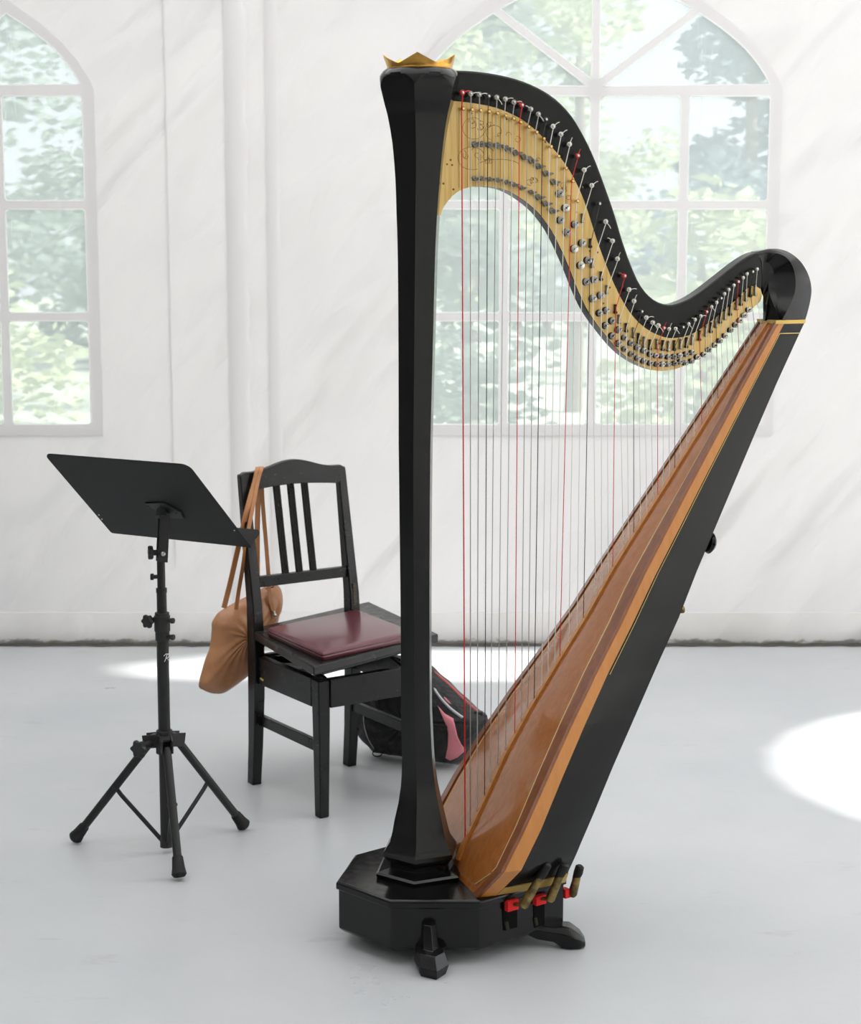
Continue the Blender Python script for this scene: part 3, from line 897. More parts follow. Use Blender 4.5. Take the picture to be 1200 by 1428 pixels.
# pedal discs, two rows
rowA = [(662, 201), (672, 201), (683, 202), (694, 203), (707, 207), (719, 213), (731, 219), (741, 224), (751, 232), (762, 242), (772, 254), (781, 270), (789, 290), (802, 313), (812, 339), (820, 363), (829, 390), (838, 412), (845.6, 433), (854, 447.5), (863, 460), (871, 471), (880, 478.5), (889, 485), (898, 489), (907, 494), (915, 496), (923, 496.7), (932, 498), (940, 497.5), (948, 496), (956.7, 494), (965, 491.7)]
rowB = [(662, 249), (672, 249), (683, 250), (694, 251), (707, 254), (717, 257.5), (727.5, 262), (741, 268), (751, 275), (761, 284), (770, 294), (782, 307), (791, 324), (801, 347), (810, 370), (818, 393), (827, 416.6), (836.5, 436.6), (844.7, 454), (854, 468.5), (863, 479), (871.5, 487), (881, 494), (889.6, 499.6), (898, 503.5), (907, 506.5), (916, 508), (924, 508), (931.7, 508), (941, 506.7), (949, 504.6), (956, 506), (964.6, 503.7), (972.5, 498), (981.7, 494.6), (988.7, 488), (996.7, 481.7), (1003.7, 475.4), (1011, 468.4), (1018.7, 460.4), (1025.4, 453.3), (1032, 447), (1038, 439.8), (1044.3, 432)]
LEVER = mat('dark_lever_steel', (.16, .15, .13), .3, 1.0)
def disc(x, y, row):
    bm = bmesh.new()
    c = hv(x, y, VP + .005) - V * .005
    if x < 775:        # small turned levers of the bass strings
        a = R(-15) if x < 700 else R(-22)
        e = U * math.cos(a) + Vector((0, 0, math.sin(a) * -1)); w = U * -math.sin(a) + Vector((0, 0, -math.cos(a)))
        e = (U * .96 + Vector((0, 0, .25))).normalized(); w = V.cross(e).normalized()
        pts = [(-.007, -.006), (.001, -.0065), (.004, -.001), (.011, .001), (.013, .004), (.002, .006), (-.003, .005)]
        sc = .95 if x < 745 and row == 1 else 1.2
        prism(bm, [c + e * a_ * sc + w * -b_ * sc * .9 + V * .003 for a_, b_ in pts], V * .004)
        lathe(bm, c, [(0, .003), (.004, .003)], 8, V)
        ball(bm, c + V * .007, .0016, 6)
        m_ = LEVER
    else:
        rr = .0082 if y < 425 and x < 870 else (.0068 if x < 900 else .0058)
        lathe(bm, c, [(0, rr * .5), (.003, rr * .5), (.0031, rr), (.0062, rr), (.0068, rr * .85)], 16, V)
        for s in (-1, 1):
            lathe(bm, c + (U * .7 + Vector((0, 0, .7 * 1))) * (s * rr * .55), [(.006, .0013), (.013, .0013)], 6, V)
        m_ = DSTEEL if (int(x) % 3) else STEEL
    o = finish('pedal_disc', bm, m_, plate, smooth=40)
    bm = bmesh.new(); lathe(bm, c, [(.0062, .0021), (.0078, .0021)], 8, V); lathe(bm, c - U * .0018, [(0, .0078 if x < 870 else .006), (.0022, .0078 if x < 870 else .006)], 14, V)  # axle, plus an offset dark backing drawn as the disc's shadow
    if x >= 775: finish('disc_axle_and_shade', bm, DARKM, o)
    else: bm.free()
for x, y in rowA: disc(x, y, 0)
for x, y in rowB: disc(x, y, 1)

# shoulder joining neck and body
outer_px = [(1056, 351), (1069, 348), (1083, 347), (1100, 352), (1116, 365), (1127, 384), (1131, 405), (1127, 430), (1120, 453)]
crest_px = [(1057, 357), (1071, 354), (1085, 354), (1098, 361), (1106, 375), (1109, 393), (1107, 410), (1100, 427), (1090, 446)]
inner_px = [(1058, 368), (1064, 370), (1069, 376), (1071, 384), (1071, 393), (1071, 402), (1074, 414), (1080, 430), (1087, 446)]
front_px = [(1059, 390), (1061, 396), (1063, 402), (1063.5, 408), (1063.5, 414), (1063.5, 422), (1063.5, 430), (1063.5, 439), (1063.5, 447)]
NS = len(outer_px)
def vmix(i, a, b, p=1.0):
    t = max(0, (i - 1) / (NS - 2)); return a + (b - a) * (t ** p)
K = 5
def near(px, va, vb, p=1.0, bul=0):
    return catmull([hv(x, y, vmix(i, va, vb, p)) for i, (x, y) in enumerate(px)], K)
oN = near(outer_px, VF - .006, .020, .8)
cN = near(crest_px, VF, .039, .55)
iN = near(inner_px, VF - .001, .030, 2.5)
fN = near(front_px, VF - .002, -.004, 1)
def far(pts, mid=-.036):
    out = []
    n_ = len(pts)
    for k, p in enumerate(pts):
        t = k / (n_ - 1)
        m_ = -.036 + .036 * min(1, t * 1.4)     # mirror plane moves from neck centre to body centre
        v = (p - O).dot(V)
        out.append(p + V * (2 * (m_ - v)))
    return out
oF, cF, iF = far(oN), far(cN), far(iN)
fF = far(fN)
bm = bmesh.new()
loopsN = []
for k in range(len(oN)):
    mid = (oN[k] + oF[k]) / 2 + (U * .0 + Vector((0, 0, 0)))
    ci = (cN[k] * .35 + iN[k] * .65) - V * .010 * min(1, k / 15)
    cif = (cF[k] * .35 + iF[k] * .65) + V * .010 * min(1, k / 15)
    loopsN.append([bm.verts.new(p) for p in (oN[k], (oN[k] + cN[k]) / 2 + V * .002, cN[k], ci, iN[k], fN[k], fF[k], iF[k], cif, cF[k], (oF[k] + cF[k]) / 2, oF[k], mid)])
skin(bm, loopsN)
finish('shoulder', bm, LAC, harp, smooth=38)

# pedals
tn = (U * .955 + V * -.297); nn_ = (U * .297 + V * .955)
CE = H(.072, .167, 0)
def on_side(x, y, off):
    return on_plane(x, y, CE + nn_ * off, nn_)
slots = [((700, 1256), (721, 1298)), ((743, 1249), (759, 1294))]
DARK = mat('slot_shade', (.004, .004, .004), .9, spec=.1)  # flat dark plate stands for the shade inside each pedal slot
for (x0, y0), (x1, y1) in slots:
    bm = bmesh.new()
    a = on_side(x0, y0, .003); b = on_side(x1, y0 - 5, .003); c = on_side(x1, y1 - 5, .003); d = on_side(x0 + 2, y1, .003)
    prism(bm, [a, b, c, d], nn_ * -.004)
    finish('pedal_slot', bm, DARK, base)
    bm = bmesh.new()
    p = on_side((x0 + x1) / 2 - 5, (y0 + y1) / 2 + 8, .004)
    tube(bm, [p, p + Vector((0, 0, -.018)) + tn * .004], .004, 6)
    finish('slot_bracket', bm, DARKM, base)
for k, ((x0, y0), (x1, y1), off, (rx, ry, rw_, rh)) in enumerate([((730, 1262), (763, 1206), .038, (712, 1261, 19, 15)), ((767, 1253), (787, 1206), .038, (751, 1254, 18, 13)), ((798, 1246), (808, 1209), .002, (788, 1245, 9, 13))]):
    r0 = on_side(rx, ry, .006 if k < 2 else -.006)
    bm = bmesh.new()
    box(bm, r0, rw_ * .00155, .018, rh * .00155, (tn, nn_, Vector((0, 0, 1))))
    finish('red_felt_block', bm, RED, base, bevel=.001)
    a = on_side(x0, y0, off); b = on_side(x1, y1, off + .02)
    bm = bmesh.new()
    tube(bm, [r0 - nn_ * .004, a], .0045, 8)
    d = (b - a)
    tube(bm, [a - d.normalized() * .006, a, a + d * .35, a + d * .8], [.0075, .0105, .0095, .008], 12)
    ped = finish('pedal', bm, PEDB, harp)
    bm = bmesh.new()
    tube(bm, [a + d * .45 + nn_ * -.003, a + d * .8, a + d * 1.0, a + d * 1.05], [.007, .0105, .0098, .006], 12)
    finish('rubber_tip', bm, RUB, ped)
# dark pedal notch arch on the shell above the first pedal
bm = bmesh.new()
p = on_side(765, 1207, -.018)

bm.free()

# ------------------------------------------------------------------ chair
fa = R(-56); CF = Vector((math.cos(fa), math.sin(fa), 0)); CR = Vector((-CF.y, CF.x, 0))
CO = Vector((-.292, 4.475, 0))
chair = thing('adjustable_chair', CO + CR * .165 - CF * .18, 'black wooden chair with slatted back and adjustable seat, beside the harp pillar', 'chair')
def C(r, f, z): return CO + CR * r + CF * f + Vector((0, 0, z))
Zv = Vector((0, 0, 1))
def leg(poly, name='leg'):
    """poly: (r,f,z,sr,sf) stations"""
    bm = bmesh.new(); rings = []
    for r_, f_, z, sr, sf in poly:
        rings.append([bm.verts.new(C(r_ + a * sr / 2, f_ + b * sf / 2, z)) for a, b in ((-1, -1), (1, -1), (1, 1), (-1, 1))])
    skin(bm, rings)
    return finish(name, bm, CHB, chair, bevel=.003)
leg([(.014, -.014, 0, .028, .030), (.018, -.020, .25, .034, .036), (.018, -.022, .372, .036, .040)])
leg([(.318, -.014, 0, .028, .030), (.314, -.020, .25, .034, .036), (.314, -.022, .372, .036, .040)])
for r_ in (.004, .318):
    leg([(r_, -.372, 0, .028, .034), (r_, -.360, .12, .030, .036), (r_, -.352, .26, .032, .042), (r_, -.350, .42, .032, .044), (r_, -.356, .52, .030, .040), (r_, -.385, .70, .028, .030), (r_, -.412, .865, .026, .022), (r_, -.414, .875, .024, .020)])
# aprons
bm = bmesh.new()
beam(bm, C(.034, -.008, .336), C(.30, -.008, .336), .022, .078, CF)
finish('front_apron', bm, CHB, chair, bevel=.002)
for r_, nm in ((.010, 'side_apron'), (.322, 'side_apron')):
    bm = bmesh.new(); beam(bm, C(r_, -.04, .336), C(r_, -.335, .336), .022, .078, CR)
    finish(nm, bm, CHB, chair, bevel=.002)
bm = bmesh.new(); beam(bm, C(.02, -.350, .336), C(.305, -.350, .336), .022, .078, CF)
finish('rear_apron', bm, CHB, chair, bevel=.002)
bm = bmesh.new(); beam(bm, C(-.0015, -.318, .316), C(-.0015, -.300, .314), .001, .005, CR)
finish('chipped_paint_mark', bm, YEL, chair)
for r_, z0, z1 in ((.014, .190, .190), (.316, .185, .185)):
    bm = bmesh.new(); beam(bm, C(r_, -.028, z0), C(r_, -.345, z1), .016, .030, CR)
    finish('stretcher', bm, CHB, chair, bevel=.002)
# seat board and cushion
ZS_ = .446
sl, sf_, sr_ = at_z(348, 877, ZS_), at_z(437, 930, ZS_), at_z(611, 884, ZS_)
sb = sl + sr_ - sf_
sl = sl
bm = bmesh.new(); prism(bm, [p - Zv * .024 for p in (sl, sf_, sr_, sb)], Zv * .024)
seat = finish('seat_board', bm, CHB, chair, bevel=.004, seg=3)
def sq(a, b, z):       # a along left->right, b front->back
    p = sf_ + (sr_ - sf_) * a + (sl - sf_) * b
    return Vector((p.x, p.y, z))
bm = bmesh.new()
prism(bm, [sq(a, b, ZS_ - .044) for a, b in ((.12, .10), (.92, .10), (.92, .92), (.12, .92))], Zv * .020)
finish('seat_frame', bm, CHB, chair, bevel=.002)
zc = ZS_ + .022
c_l, c_f, c_b = at_z(371, 876, zc), at_z(449, 911, zc), at_z(498, 850, zc)
c_r = c_f + c_b - c_l
bm = bmesh.new()
cen = (c_l + c_f + c_b + c_r) / 4
lay = []
for z, g in ((ZS_, .985), (ZS_ + .010, 1.0), (ZS_ + .0135, .99), (ZS_ + .016, 1.0), (ZS_ + .022, .985), (ZS_ + .0255, .93)):
    rg = []
    quad = [c_l, c_f, c_r, c_b]
    for i in range(4):
        p, q, nx2 = quad[i], quad[(i - 1) % 4], quad[(i + 1) % 4]
        for d, e in ((q, 0), (None, 0), (nx2, 0)):
            pt = p if d is None else p + (d - p).normalized() * .010
            if d is None: pt = p + (cen - p).normalized() * .004
            w_ = cen + (pt - cen) * g
            rg.append(bm.verts.new((w_.x, w_.y, z)))
    lay.append(rg)
skin(bm, lay)
finish('cushion', bm, BURG, chair, bevel=.002, smooth=50)
# lifting mechanism: crossed bars under the seat
for r_ in (.045, .285):
    bm = bmesh.new()
    beam(bm, C(r_, -.31, .365), C(r_ + .005, -.05, .418), .008, .020, CR)
    beam(bm, C(r_ + .01, -.06, .355), C(r_ + .012, -.29, .418), .008, .020, CR)
    finish('scissor_bar', bm, CHB, chair, bevel=.001)
bm = bmesh.new(); beam(bm, C(.05, -.19, .392), C(.28, -.19, .392), .012, .012)
finish('pivot_rod', bm, DARKM, chair)
bm = bmesh.new(); box(bm, C(.165, -.26, .350), .24, .10, .012, (CR, CF, Zv)); finish('mechanism_plate', bm, CHB, chair)
# adjusting rack on the right stile
bm = bmesh.new(); beam(bm, C(.318, -.333, .455), C(.318, -.338, .545), .010, .003, CR)
for k in range(9): box(bm, C(.318, -.333 - k * .0007, .46 + k * .0095), .012, .006, .0045, (CR, CF, Zv))
finish('height_rack', bm, DARKM, chair)
# back rails and slats
def back_f(z): return lerp_tab([(.52, -.356), (.70, -.385), (.875, -.414)], z)[0]
bm = bmesh.new(); rings = []
for i in range(25):
    t = i / 24; r_ = -.008 + .338 * t
    s = 0.5 - 0.5 * math.cos(2 * PI * min(1, max(0, (t - .10) / .8)))
    top = .872 + .026 * s + (.008 if 0 < t < 1 else 0); bot = .826 + .012 * math.sin(PI * t)
    fc = -.405
    rings.append([bm.verts.new(C(r_, back_f(bot) - .011, bot)), bm.verts.new(C(r_, back_f(bot) + .011, bot)), bm.verts.new(C(r_, -.412 + .010, top)), bm.verts.new(C(r_, -.412 - .010, top))])
skin(bm, rings)
finish('top_rail', bm, CHB, chair, bevel=.002)
bm = bmesh.new(); beam(bm, C(.018, back_f(.578), .578), C(.304, back_f(.578), .578), .020, .030, CF)
finish('back_crossbar', bm, CHB, chair, bevel=.002)
for r_ in (.106, .151, .196):
    bm = bmesh.new()
    for d in (-.0065, 0, .0065):
        tube(bm, [C(r_ + d + .004, back_f(.585), .585), C(r_ + d + .002, back_f(.70) - .002, .71), C(r_ + d, back_f(.84), .845)], .0048, 8)
    finish('back_slat', bm, CHB, chair)

# ------------------------------------------------------------------ shoulder bag
def pillow_obj(name, px, org, nrm, thick, m, parent, back=.5, pw=.55, nring=9, wob=.0, extra=None):
    """puffed shape from an outline lying in a vertical plane; returns a surface sampler"""
    nrm = nrm.normalized(); ax = Vector((-nrm.y, nrm.x, 0)).normalized()
    pts = catmull([on_plane(x, y, org, nrm) for x, y in px], 4, True)
    for p in pts: p.z = max(p.z, .004)
    P2 = [((p - org).dot(ax), p.z) for p in pts]
    ca = sum(p[0] for p in P2) / len(P2); cb = sum(p[1] for p in P2) / len(P2)
    def th(t): return thick * max(0.0, 1 - t ** 2.4) ** pw
    bm = bmesh.new()
    def mk(sgn):
        rings = []
        for k in range(1, nring + 1):
            t = k / nring
            rg = []
            for i, (a, b) in enumerate(P2):
                q = org + ax * (ca + (a - ca) * t) ; q = Vector((q.x, q.y, cb + (b - cb) * t))
                d = th(t) * sgn * (1 if sgn > 0 else back) * (1 + wob * math.sin(i * .9 + k) * (t < .95))
                rg.append(q + nrm * d)
            rings.append(rg)
        return rings
    fr, bk = mk(1), mk(-1)
    edge = [bm.verts.new(p) for p in fr[-1]]
    for rg, sg in ((fr, 1), (bk, -1)):
        lvl = [[bm.verts.new(p) for p in r2] for r2 in rg[:-1]] + [edge]
        skin(bm, lvl, cap=False)
        cc = org + ax * ca; cc = bm.verts.new(Vector((cc.x, cc.y, cb)) + nrm * thick * sg * (1 if sg > 0 else back))
        n_ = len(lvl[0])
        for i in range(n_): bm.faces.new((cc, lvl[0][i], lvl[0][(i + 1) % n_]))
    o = finish(name, bm, m, parent, smooth=75)
    def surf(x, y, lift=.002):
        p = on_plane(x, y, org, nrm)
        for _ in range(4):
            a, b = (p - org).dot(ax), p.z
            ang = math.atan2(b - cb, a - ca); rr = math.hypot(a - ca, b - cb); Rr = None
            for (a0, b0), (a1, b1) in zip(P2, P2[1:] + P2[:1]):
                dx, dy = math.cos(ang), math.sin(ang); ex, ey = a1 - a0, b1 - b0
                den = dx * ey - dy * ex
                if abs(den) < 1e-12: continue
                s_ = ((a0 - ca) * ey - (b0 - cb) * ex) / den; u_ = ((a0 - ca) * dy - (b0 - cb) * dx) / den
                if s_ > 0 and 0 <= u_ <= 1: Rr = s_ if Rr is None else max(Rr, s_)
            t = min(1, rr / (Rr or 1))
            p = on_plane(x, y, org + nrm * (th(t) + lift), nrm)
        return p
    return o, surf
bag_px = [(295.7, 868), (303, 855.5), (315, 847), (329, 839), (345, 831), (362, 822), (372, 816.5), (381, 814), (389, 818), (393.5, 828), (394.5, 842), (391, 853), (386, 870), (372, 893), (361, 912), (350, 938), (337, 950), (322, 961), (310, 967), (296, 967), (284, 962.6), (277, 957), (280, 942), (286, 923), (293, 902), (295, 880)]
bo = C(0, -.455, 0)
bag = thing('shoulder_bag', C(-.02, -.455, .25), 'tan leather shoulder bag hanging from the chair back', 'bag')
body, bsurf = pillow_obj('bag_body', bag_px, bo, CF + Vector((0, 0, 0)), .046, TAN, bag, back=1.0, wob=.035)
bm = bmesh.new(); tube(bm, [bsurf(x, y, .001) for x, y in [(297, 868), (304, 857), (316, 849.5), (330, 842), (346, 834), (362, 825.5), (373, 820), (382, 818)]], .0016, 6)
finish('zip_line', bm, mat('dark_zip', (.05, .03, .02), .5), body)
bm = bmesh.new(); tube(bm, [bsurf(x, y, .0005) for x, y in [(299, 878), (300, 905), (293, 930), (286, 955)]], .0014, 6)
finish('side_seam', bm, STRP, body)
def ribbon(pts, w, t, side, name='strap', parent=None, m=STRP):
    pts = catmull(pts, 6); bm = bmesh.new(); rings = []
    for i, p in enumerate(pts):
        d = (pts[min(i + 1, len(pts) - 1)] - pts[max(0, i - 1)]).normalized()
        x = (side - d * side.dot(d)).normalized(); y = d.cross(x)
        rings.append([bm.verts.new(p + x * a * w / 2 + y * b * t / 2) for a, b in ((-1, -1), (1, -1), (1, 1), (-1, 1))])
    skin(bm, rings)
    return finish(name, bm, m, parent, bevel=.0006)
def cp(x, y, f): return on_plane(x, y, C(0, f, 0), CF)
ribbon([cp(312, 848, -.42), cp(321, 812, -.42), cp(331, 768, -.40), cp(344, 712, -.375), (cp(354, 676, -.385)), cp(359, 656, -.390), cp(361, 651.5, -.412), cp(361, 657, -.436), cp(360, 690, -.440), cp(358.5, 740, -.445), cp(358.5, 800, -.45), cp(359, 826, -.455)], .016, .003, CR, parent=bag)
ribbon([cp(329, 850, -.415), cp(333, 822, -.412), cp(338.5, 790, -.385), cp(344, 750, -.37), cp(352, 708, -.372), cp(359, 672, -.385), cp(363.5, 655, -.388), cp(364.5, 651.5, -.412), cp(364.5, 658, -.436), cp(366, 700, -.44), cp(371, 760, -.43), cp(374, 800, -.42), cp(376, 832, -.412), cp(382, 856, -.41)], .012, .003, CR, parent=bag)
bm = bmesh.new(); ball(bm, cp(383, 858, -.405), .006, 10); tube(bm, [cp(382, 852, -.405), cp(384, 862, -.403)], .003, 6)
finish('buckle', bm, STEEL, bag)

# ------------------------------------------------------------------ backpack
pk_px = [(494, 985), (496, 1012), (504, 1030), (517, 1043), (531, 1056), (546, 1065), (559, 1071), (583, 1076), (606, 1078), (630, 1078), (641, 1065), (656, 1048), (672, 1026), (681, 1008), (677, 1000), (665, 991), (643, 971), (627, 955), (610, 940), (596, 927), (578, 916), (555, 914), (535, 920), (515, 935), (500, 958)]
pk = thing('backpack', (.02, 4.98, 0), 'black backpack with pink panel lying on the floor behind the chair', 'backpack')
po = Vector((.03, 4.975, 0)); pn = Vector((-.45, -.89, 0))
pb, psurf = pillow_obj('pack_body', pk_px, po, pn, .085, NYL, pk, back=1.1, pw=.5, wob=.05)
def patch(px, name, m, lift=.003):
    pts = [Vector((x, y, 0)) for x, y in px]
    cen = sum(pts, Vector()) / len(pts)
    bm = bmesh.new(); lv = []
    for t in (1.0, .75, .5, .25):
        lv.append([bm.verts.new(psurf(cen.x + (p.x - cen.x) * t, cen.y + (p.y - cen.y) * t, lift)) for p in pts])
    skin(bm, lv, cap=False)
    bm.faces.new(lv[-1])
    return finish(name, bm, m, pk, smooth=80, solid=.002)
patch([(610, 984), (614, 991), (621, 1006), (624.5, 1023), (624, 1045), (619, 1066), (628, 1060), (638, 1056), (649, 1046), (643, 1038), (638, 1028), (635, 1015), (632, 1002), (620, 995)], 'pink_panel', PINK)
def pipe(px, r_, name, m, lift=.003):
    bm = bmesh.new(); tube(bm, catmull([psurf(x, y, lift) for x, y in px], 4), r_, 6)
    finish(name, bm, m, pk)
pipe([(590, 926), (603, 936), (615, 945.5), (628, 957), (643, 972), (656, 984), (667, 994), (677, 1003)], .0042, 'red_piping', RIB, .0)
pipe([(598, 948), (606, 962), (616, 976), (630, 990), (645, 1001)], .0045, 'grey_piping', GRY)
pipe([(600, 944), (609, 958), (620, 974), (633, 986)], .0032, 'pink_piping', PINK, .008)
pipe([(507, 985), (507, 1008), (512, 1028), (521, 1044)], .0018, 'grey_piping', GRY)
bm = bmesh.new()
for cx, cy, rr in ((526, 1050, .014), (541, 1060, .008)):
    q = psurf(cx, cy, .004)
    tube(bm, [q + Vector((rr * math.cos(a), -.003, rr * .7 * math.sin(a))) for a in [2 * PI * j / 14 for j in range(15)]], .0018, 6, False)
finish('strap_loop', bm, RUB, pk)
bm = bmesh.new(); q = psurf(667, 995, .004); box(bm, q, .026, .012, .014); box(bm, q + Vector((.018, 0, -.014)), .014, .01, .02)
finish('buckle', bm, PLA, pk, bevel=.003)
bm = bmesh.new(); tube(bm, catmull([psurf(523, 965, .004), psurf(524, 975, .010), psurf(525, 985, .004)], 3), .004, 6); finish('webbing', bm, RUB, pk)

# ------------------------------------------------------------------ music stand
SP = Vector((-.656, 4.215, 0))
stand = thing('music_stand', SP, 'black tripod music stand with solid tilted desk, seen from behind', 'music stand')
def sp(x, y): return at_y(x, y, 4.215)
def spz(y): return sp(229, y).z
def T(z, dx=0): return SP + Vector((dx - .003 * (1 - z), 0, z))
bm = bmesh.new(); tube(bm, [T(.018), T(.55)], .0148, 18); lower = finish('lower_pole', bm, MET, stand)
bm = bmesh.new(); tube(bm, [T(.55), T(spz(822)), ], .0122, 16); tube(bm, [T(spz(826)), T(spz(820))], .0135, 16); finish('middle_pole', bm, MET, stand)
bm = bmesh.new(); tube(bm, [T(spz(826)), T(spz(775))], .0100, 16); finish('upper_pole', bm, MET, stand)
# collar with star knob and screws
zc_ = spz(866)
bm = bmesh.new(); tube(bm, [T(spz(893)), T(spz(854))], .0175, 18); tube(bm, [T(spz(880)), T(spz(858))], .0195, 18)
for y in (864, 887): tube(bm, [T(spz(y)), T(spz(y)) + Vector((.030, -.014, 0))], .0058, 10); tube(bm, [T(spz(y)) + Vector((.024, -.012, 0)), T(spz(y)) + Vector((.031, -.015, 0))], .0075, 6)
collar = finish('clamp_collar', bm, PLA, stand, bevel=.001)
def star(c, ax, r0, t, parent, n=6, stem=.02):
    bm = bmesh.new(); x, y = frame_of(ax); rings = []
    for h, k in ((0, .9), (t * .2, 1), (t * .8, 1), (t, .88)):
        rings.append([bm.verts.new(c + ax * h + (x * math.cos(a) + y * math.sin(a)) * r0 * k * (1 + .14 * math.cos(n * a))) for a in [2 * PI * j / 36 for j in range(36)]])
    skin(bm, rings); tube(bm, [c - ax * stem, c], r0 * .45, 10)
    finish('knob', bm, PLA, parent, smooth=40)
star(T(zc_ + .002) + Vector((-.030, -.010, 0)), Vector((-.55, -.83, 0)), .0155, .012, collar)
bm = bmesh.new(); tube(bm, [T(spz(804)), T(spz(804)) + Vector((-.020, -.004, 0))], .005, 10); lathe(bm, T(spz(804)) + Vector((-.018, -.004, 0)), [(0, .008), (.007, .008)], 14, Vector((-1, 0, 0)))
finish('knob', bm, PLA, stand)
# hub and legs
hz = spz(1032)
bm = bmesh.new(); tube(bm, [T(spz(1026)), T(spz(1018))], .020, 18); tube(bm, [T(spz(1050)), T(spz(1024))], .0215, 18)
feet = [at_z(105, 1176, .0), at_z(250, 1228, .0), at_z(340, 1158, 0)]
dirs = []
for p in feet:
    d = Vector((p.x - SP.x, p.y - SP.y, 0)); dirs.append(d.normalized())
for d in dirs:
    s = Vector((-d.y, d.x, 0))
    for q in (-.013, .013): beam(bm, T(hz) + d * .014 + s * q, T(hz - .006) + d * .052 + s * q, .004, .034, s)
    beam(bm, T(hz + .012) + d * .012, T(hz + .008) + d * .036, .022, .008, s)
hub = finish('tripod_hub', bm, PLA, stand, bevel=.001)
star(T(hz - .008) + Vector((-.052, -.045, 0)), Vector((-.4, -.9, 0)).normalized(), .0205, .014, hub, 6, .05)
for p, d in zip(feet, dirs):
    a = T(hz - .010) + d * .040; e = Vector((p.x, p.y, .014)); b = e - (e - a).normalized() * .03
    bm = bmesh.new(); tube(bm, [a, b], .0105, 14); lg = finish('leg', bm, MET, stand)
    bm = bmesh.new(); dd = (e - a).normalized()
    tube(bm, [b - dd * .016, b - dd * .012, b + dd * .012, b + dd * .028, b + dd * .034], [.0115, .0135, .0155, .0185, .014], 16); finish('rubber_foot', bm, RUB, lg)
    m_ = a + (b - a) * .50
    bm = bmesh.new(); s = Vector((-d.y, d.x, 0))
    lowp = T(.030) + d * .012
    pts = [m_ - dd * .0, m_ + (lowp - m_) * .12 - Zv * .004, lowp]
    for u_, w_ in zip(pts, pts[1:]): beam(bm, u_, w_, .006, .009, s)
    tube(bm, [m_ - s * .012, m_ + s * .012], .004, 8)
    finish('brace', bm, MET, stand)
bm = bmesh.new(); tube(bm, [T(.016), T(.036)], .0165, 16); finish('pole_collar', bm, PLA, stand)
# maker's mark on the pole
bm = bmesh.new()
def mk(pts):
    q = [Vector((sp(x, y).x, SP.y - .0150, sp(x, y).z)) for x, y in pts]
    out = []
    for p in q:
        dx = p.x - T(p.z).x; out.append(Vector((p.x, SP.y - math.sqrt(max(1e-6, .0152 ** 2 - dx * dx)), p.z)))
    tube(bm, out, .0008, 5)
mk([(229.5, 913), (232, 910.5), (236, 911.5)]); mk([(233.5, 912), (232, 917), (230.5, 921)]); mk([(233.5, 911), (236, 912.5), (235, 916), (232.5, 916.5)]); mk([(233, 916.5), (235.5, 920.5), (237, 913.5), (237.5, 919)])
finish('maker_mark', bm, WHT, lower)
# desk
W_ = Vector((.87, -.50, 0)).normalized(); NH = Vector((.50, .87, 0)).normalized()
dc = at_y(206, 698.5, 4.232)
TL = R(46.5)
UPd = -NH * math.sin(TL) + Zv * math.cos(TL); ND = W_.cross(UPd).normalized()
if ND.dot(NH) < 0: ND = -ND
DW, DH = .440, .335
def D(a, b, n=0): return dc + W_ * a + UPd * b + ND * n
def rrect(w, h, r_, k=5):
    out = []
    for sx, sy, a0 in ((1, 1, 0), (-1, 1, 90), (-1, -1, 180), (1, -1, 270)):
        rr = r_ if sy > 0 else .006
        for i in range(k + 1):
            a = R(a0 + 90 * i / k); out.append((sx * (w / 2 - rr) + rr * math.cos(a), sy * (h / 2 - rr) + rr * math.sin(a)))
    return out
bm = bmesh.new(); prism(bm, [D(a, b) for a, b in rrect(DW, DH, .022)], ND * .0022)
desk = finish('desk', bm, DSK, stand, bevel=.0006)
bm = bmesh.new()
lipr = [(-DW / 2 + .005, 0), (DW / 2 - .005, 0), (DW / 2 + .004, .044), (DW / 2 - .004, .052), (-DW / 2 + .004, .052), (-DW / 2 - .004, .044)]
prism(bm, [D(a, -DH / 2 + .001, n_) for a, n_ in lipr], UPd * .002)
finish('desk_lip', bm, DSK, desk)
bm = bmesh.new()
for a, b in ((-DW / 2 + .012, -.085), (-DW / 2 + .010, -.103), (DW / 2 - .012, -.095)): lathe(bm, D(a, b, .0), [(0, .0022), (.0015, .0018)], 8, -ND)
finish('hinge_rivet', bm, STEEL, desk)
# bracket between desk and pole
bc = at_y(228, 716, 4.222)
bq = bc
loc_a = (bq - dc).dot(W_); loc_b = (bq - dc).dot(UPd)
bm = bmesh.new()
prism(bm, [D(loc_a + a, loc_b + b, -.0005) for a, b in ((-.050, .022), (.012, .030), (.045, -.004), (.040, -.03), (.0, -.034), (-.03, -.01))], -ND * .004)
tube(bm, [D(loc_a - .01, loc_b, -.004), D(loc_a - .005, loc_b - .005, -.022)], .014, 14)
for a, b in ((-.046, .012), (-.004, .018), (.030, -.008)): lathe(bm, D(loc_a + a, loc_b + b, -.004), [(0, .003), (.002, .002)], 8, -ND)
br = finish('desk_bracket', bm, PLA, stand, bevel=.001)
zp = spz(771)
pj = T(zp) + Vector((.002, -.0, 0))
bm = bmesh.new()
tt = D(loc_a - .004, loc_b - .004, -.008)
for q in (-.010, .010):
    na = Vector((.40, -.92, 0)).normalized()
    beam(bm, pj + na * q - Zv * .022, tt + na * q, .024, .004, Vector((.92, .40, 0)))
finish('tilt_arm', bm, PLA, br, bevel=.001)
bm = bmesh.new(); lathe(bm, pj + Vector((.006, -.012, .0)), [(0, .0055), (.004, .0055), (.006, .003)], 12, Vector((.15, -1, 0)).normalized()); finish('bolt', bm, STEEL, br)
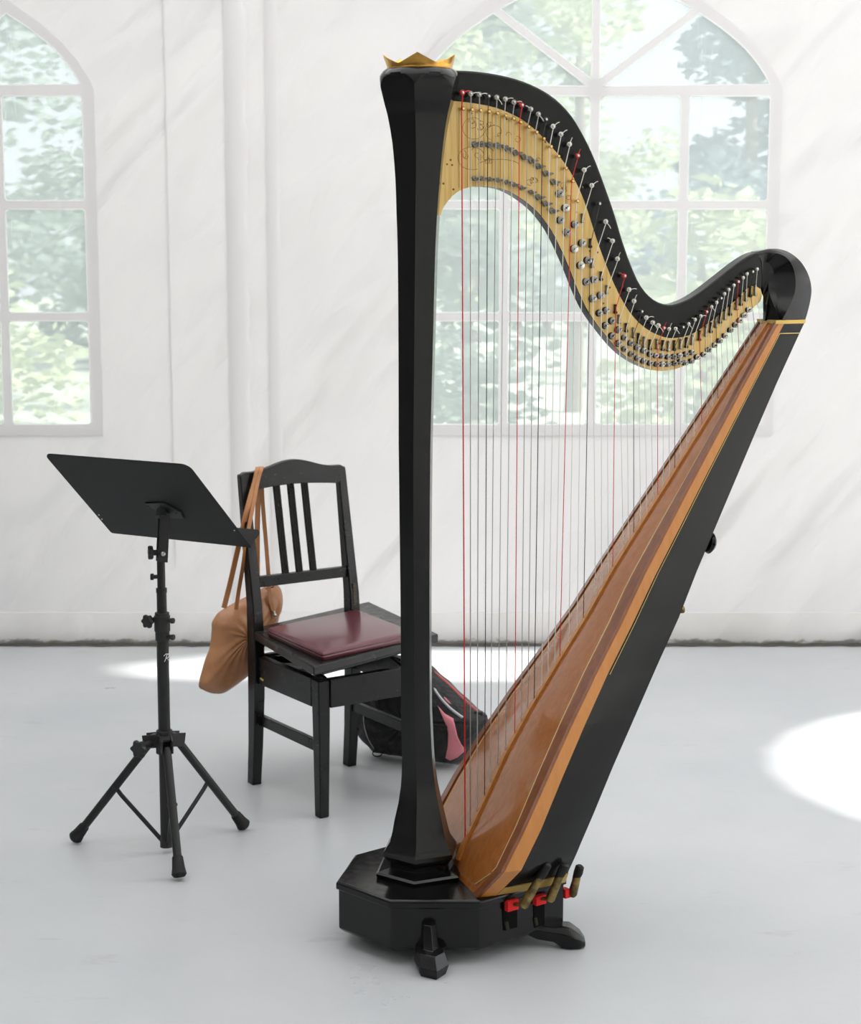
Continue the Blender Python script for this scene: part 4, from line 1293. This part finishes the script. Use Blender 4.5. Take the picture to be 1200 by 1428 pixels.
star(pj + Vector((-.020, -.004, .001)), Vector((-1, -.25, 0)).normalized(), .0155, .012, br, 5, .02)

# ------------------------------------------------------------------ light
w = bpy.data.worlds.new('sky'); S.world = w; w.use_nodes = True
bg = w.node_tree.nodes['Background']
tcw = w.node_tree.nodes.new('ShaderNodeTexCoord'); spw = w.node_tree.nodes.new('ShaderNodeSeparateXYZ')
rw_ = w.node_tree.nodes.new('ShaderNodeValToRGB')
w.node_tree.links.new(tcw.outputs['Generated'], spw.inputs[0]); w.node_tree.links.new(spw.outputs[2], rw_.inputs[0])
rw_.color_ramp.elements[0].position = 0; rw_.color_ramp.elements[0].color = (.92, .96, 1, 1)
rw_.color_ramp.elements[1].position = .8; rw_.color_ramp.elements[1].color = (.80, .90, 1, 1)
w.node_tree.links.new(rw_.outputs[0], bg.inputs[0])
bg.inputs[1].default_value = 1.35
sun = bpy.data.lights.new('sun', 'SUN'); so = bpy.data.objects.new('sun', sun); COL.objects.link(so)
sun.energy = 13.0; sun.angle = R(1.3); sun.color = (1, .97, .92)
d = Vector((-SC1, SC2, -1.0)).normalized()
so.rotation_euler = d.to_track_quat('-Z', 'Y').to_euler(); so.location = (6, -1, 6)
def area(name, loc, target, sx, sy, e, col=(1, 1, 1)):
    l = bpy.data.lights.new(name, 'AREA'); l.shape = 'RECTANGLE'; l.size = sx; l.size_y = sy; l.energy = e; l.color = col
    o = bpy.data.objects.new(name, l); COL.objects.link(o); o.location = loc
    o.rotation_euler = (Vector(target) - Vector(loc)).to_track_quat('-Z', 'Y').to_euler()
    return o
area('roof_fill', (.6, 4.1, 3.5), (.6, 4.1, 0), 6, 4.0, 100, (1, .99, .985))  # unseen fill lamp, added for daylight soaking through the roof cloth
area('side_fill', (3.85, 3.8, 1.3), (0, 4.6, .9), 4.5, 2.2, 36, (1, .985, .99))  # fill lamp added inside the right wall to brighten that side

S.view_settings.view_transform = 'Standard'
S.view_settings.look = 'None'
S.view_settings.gamma = 1
S.view_settings.use_curve_mapping = False
S.view_settings.exposure = 0.0
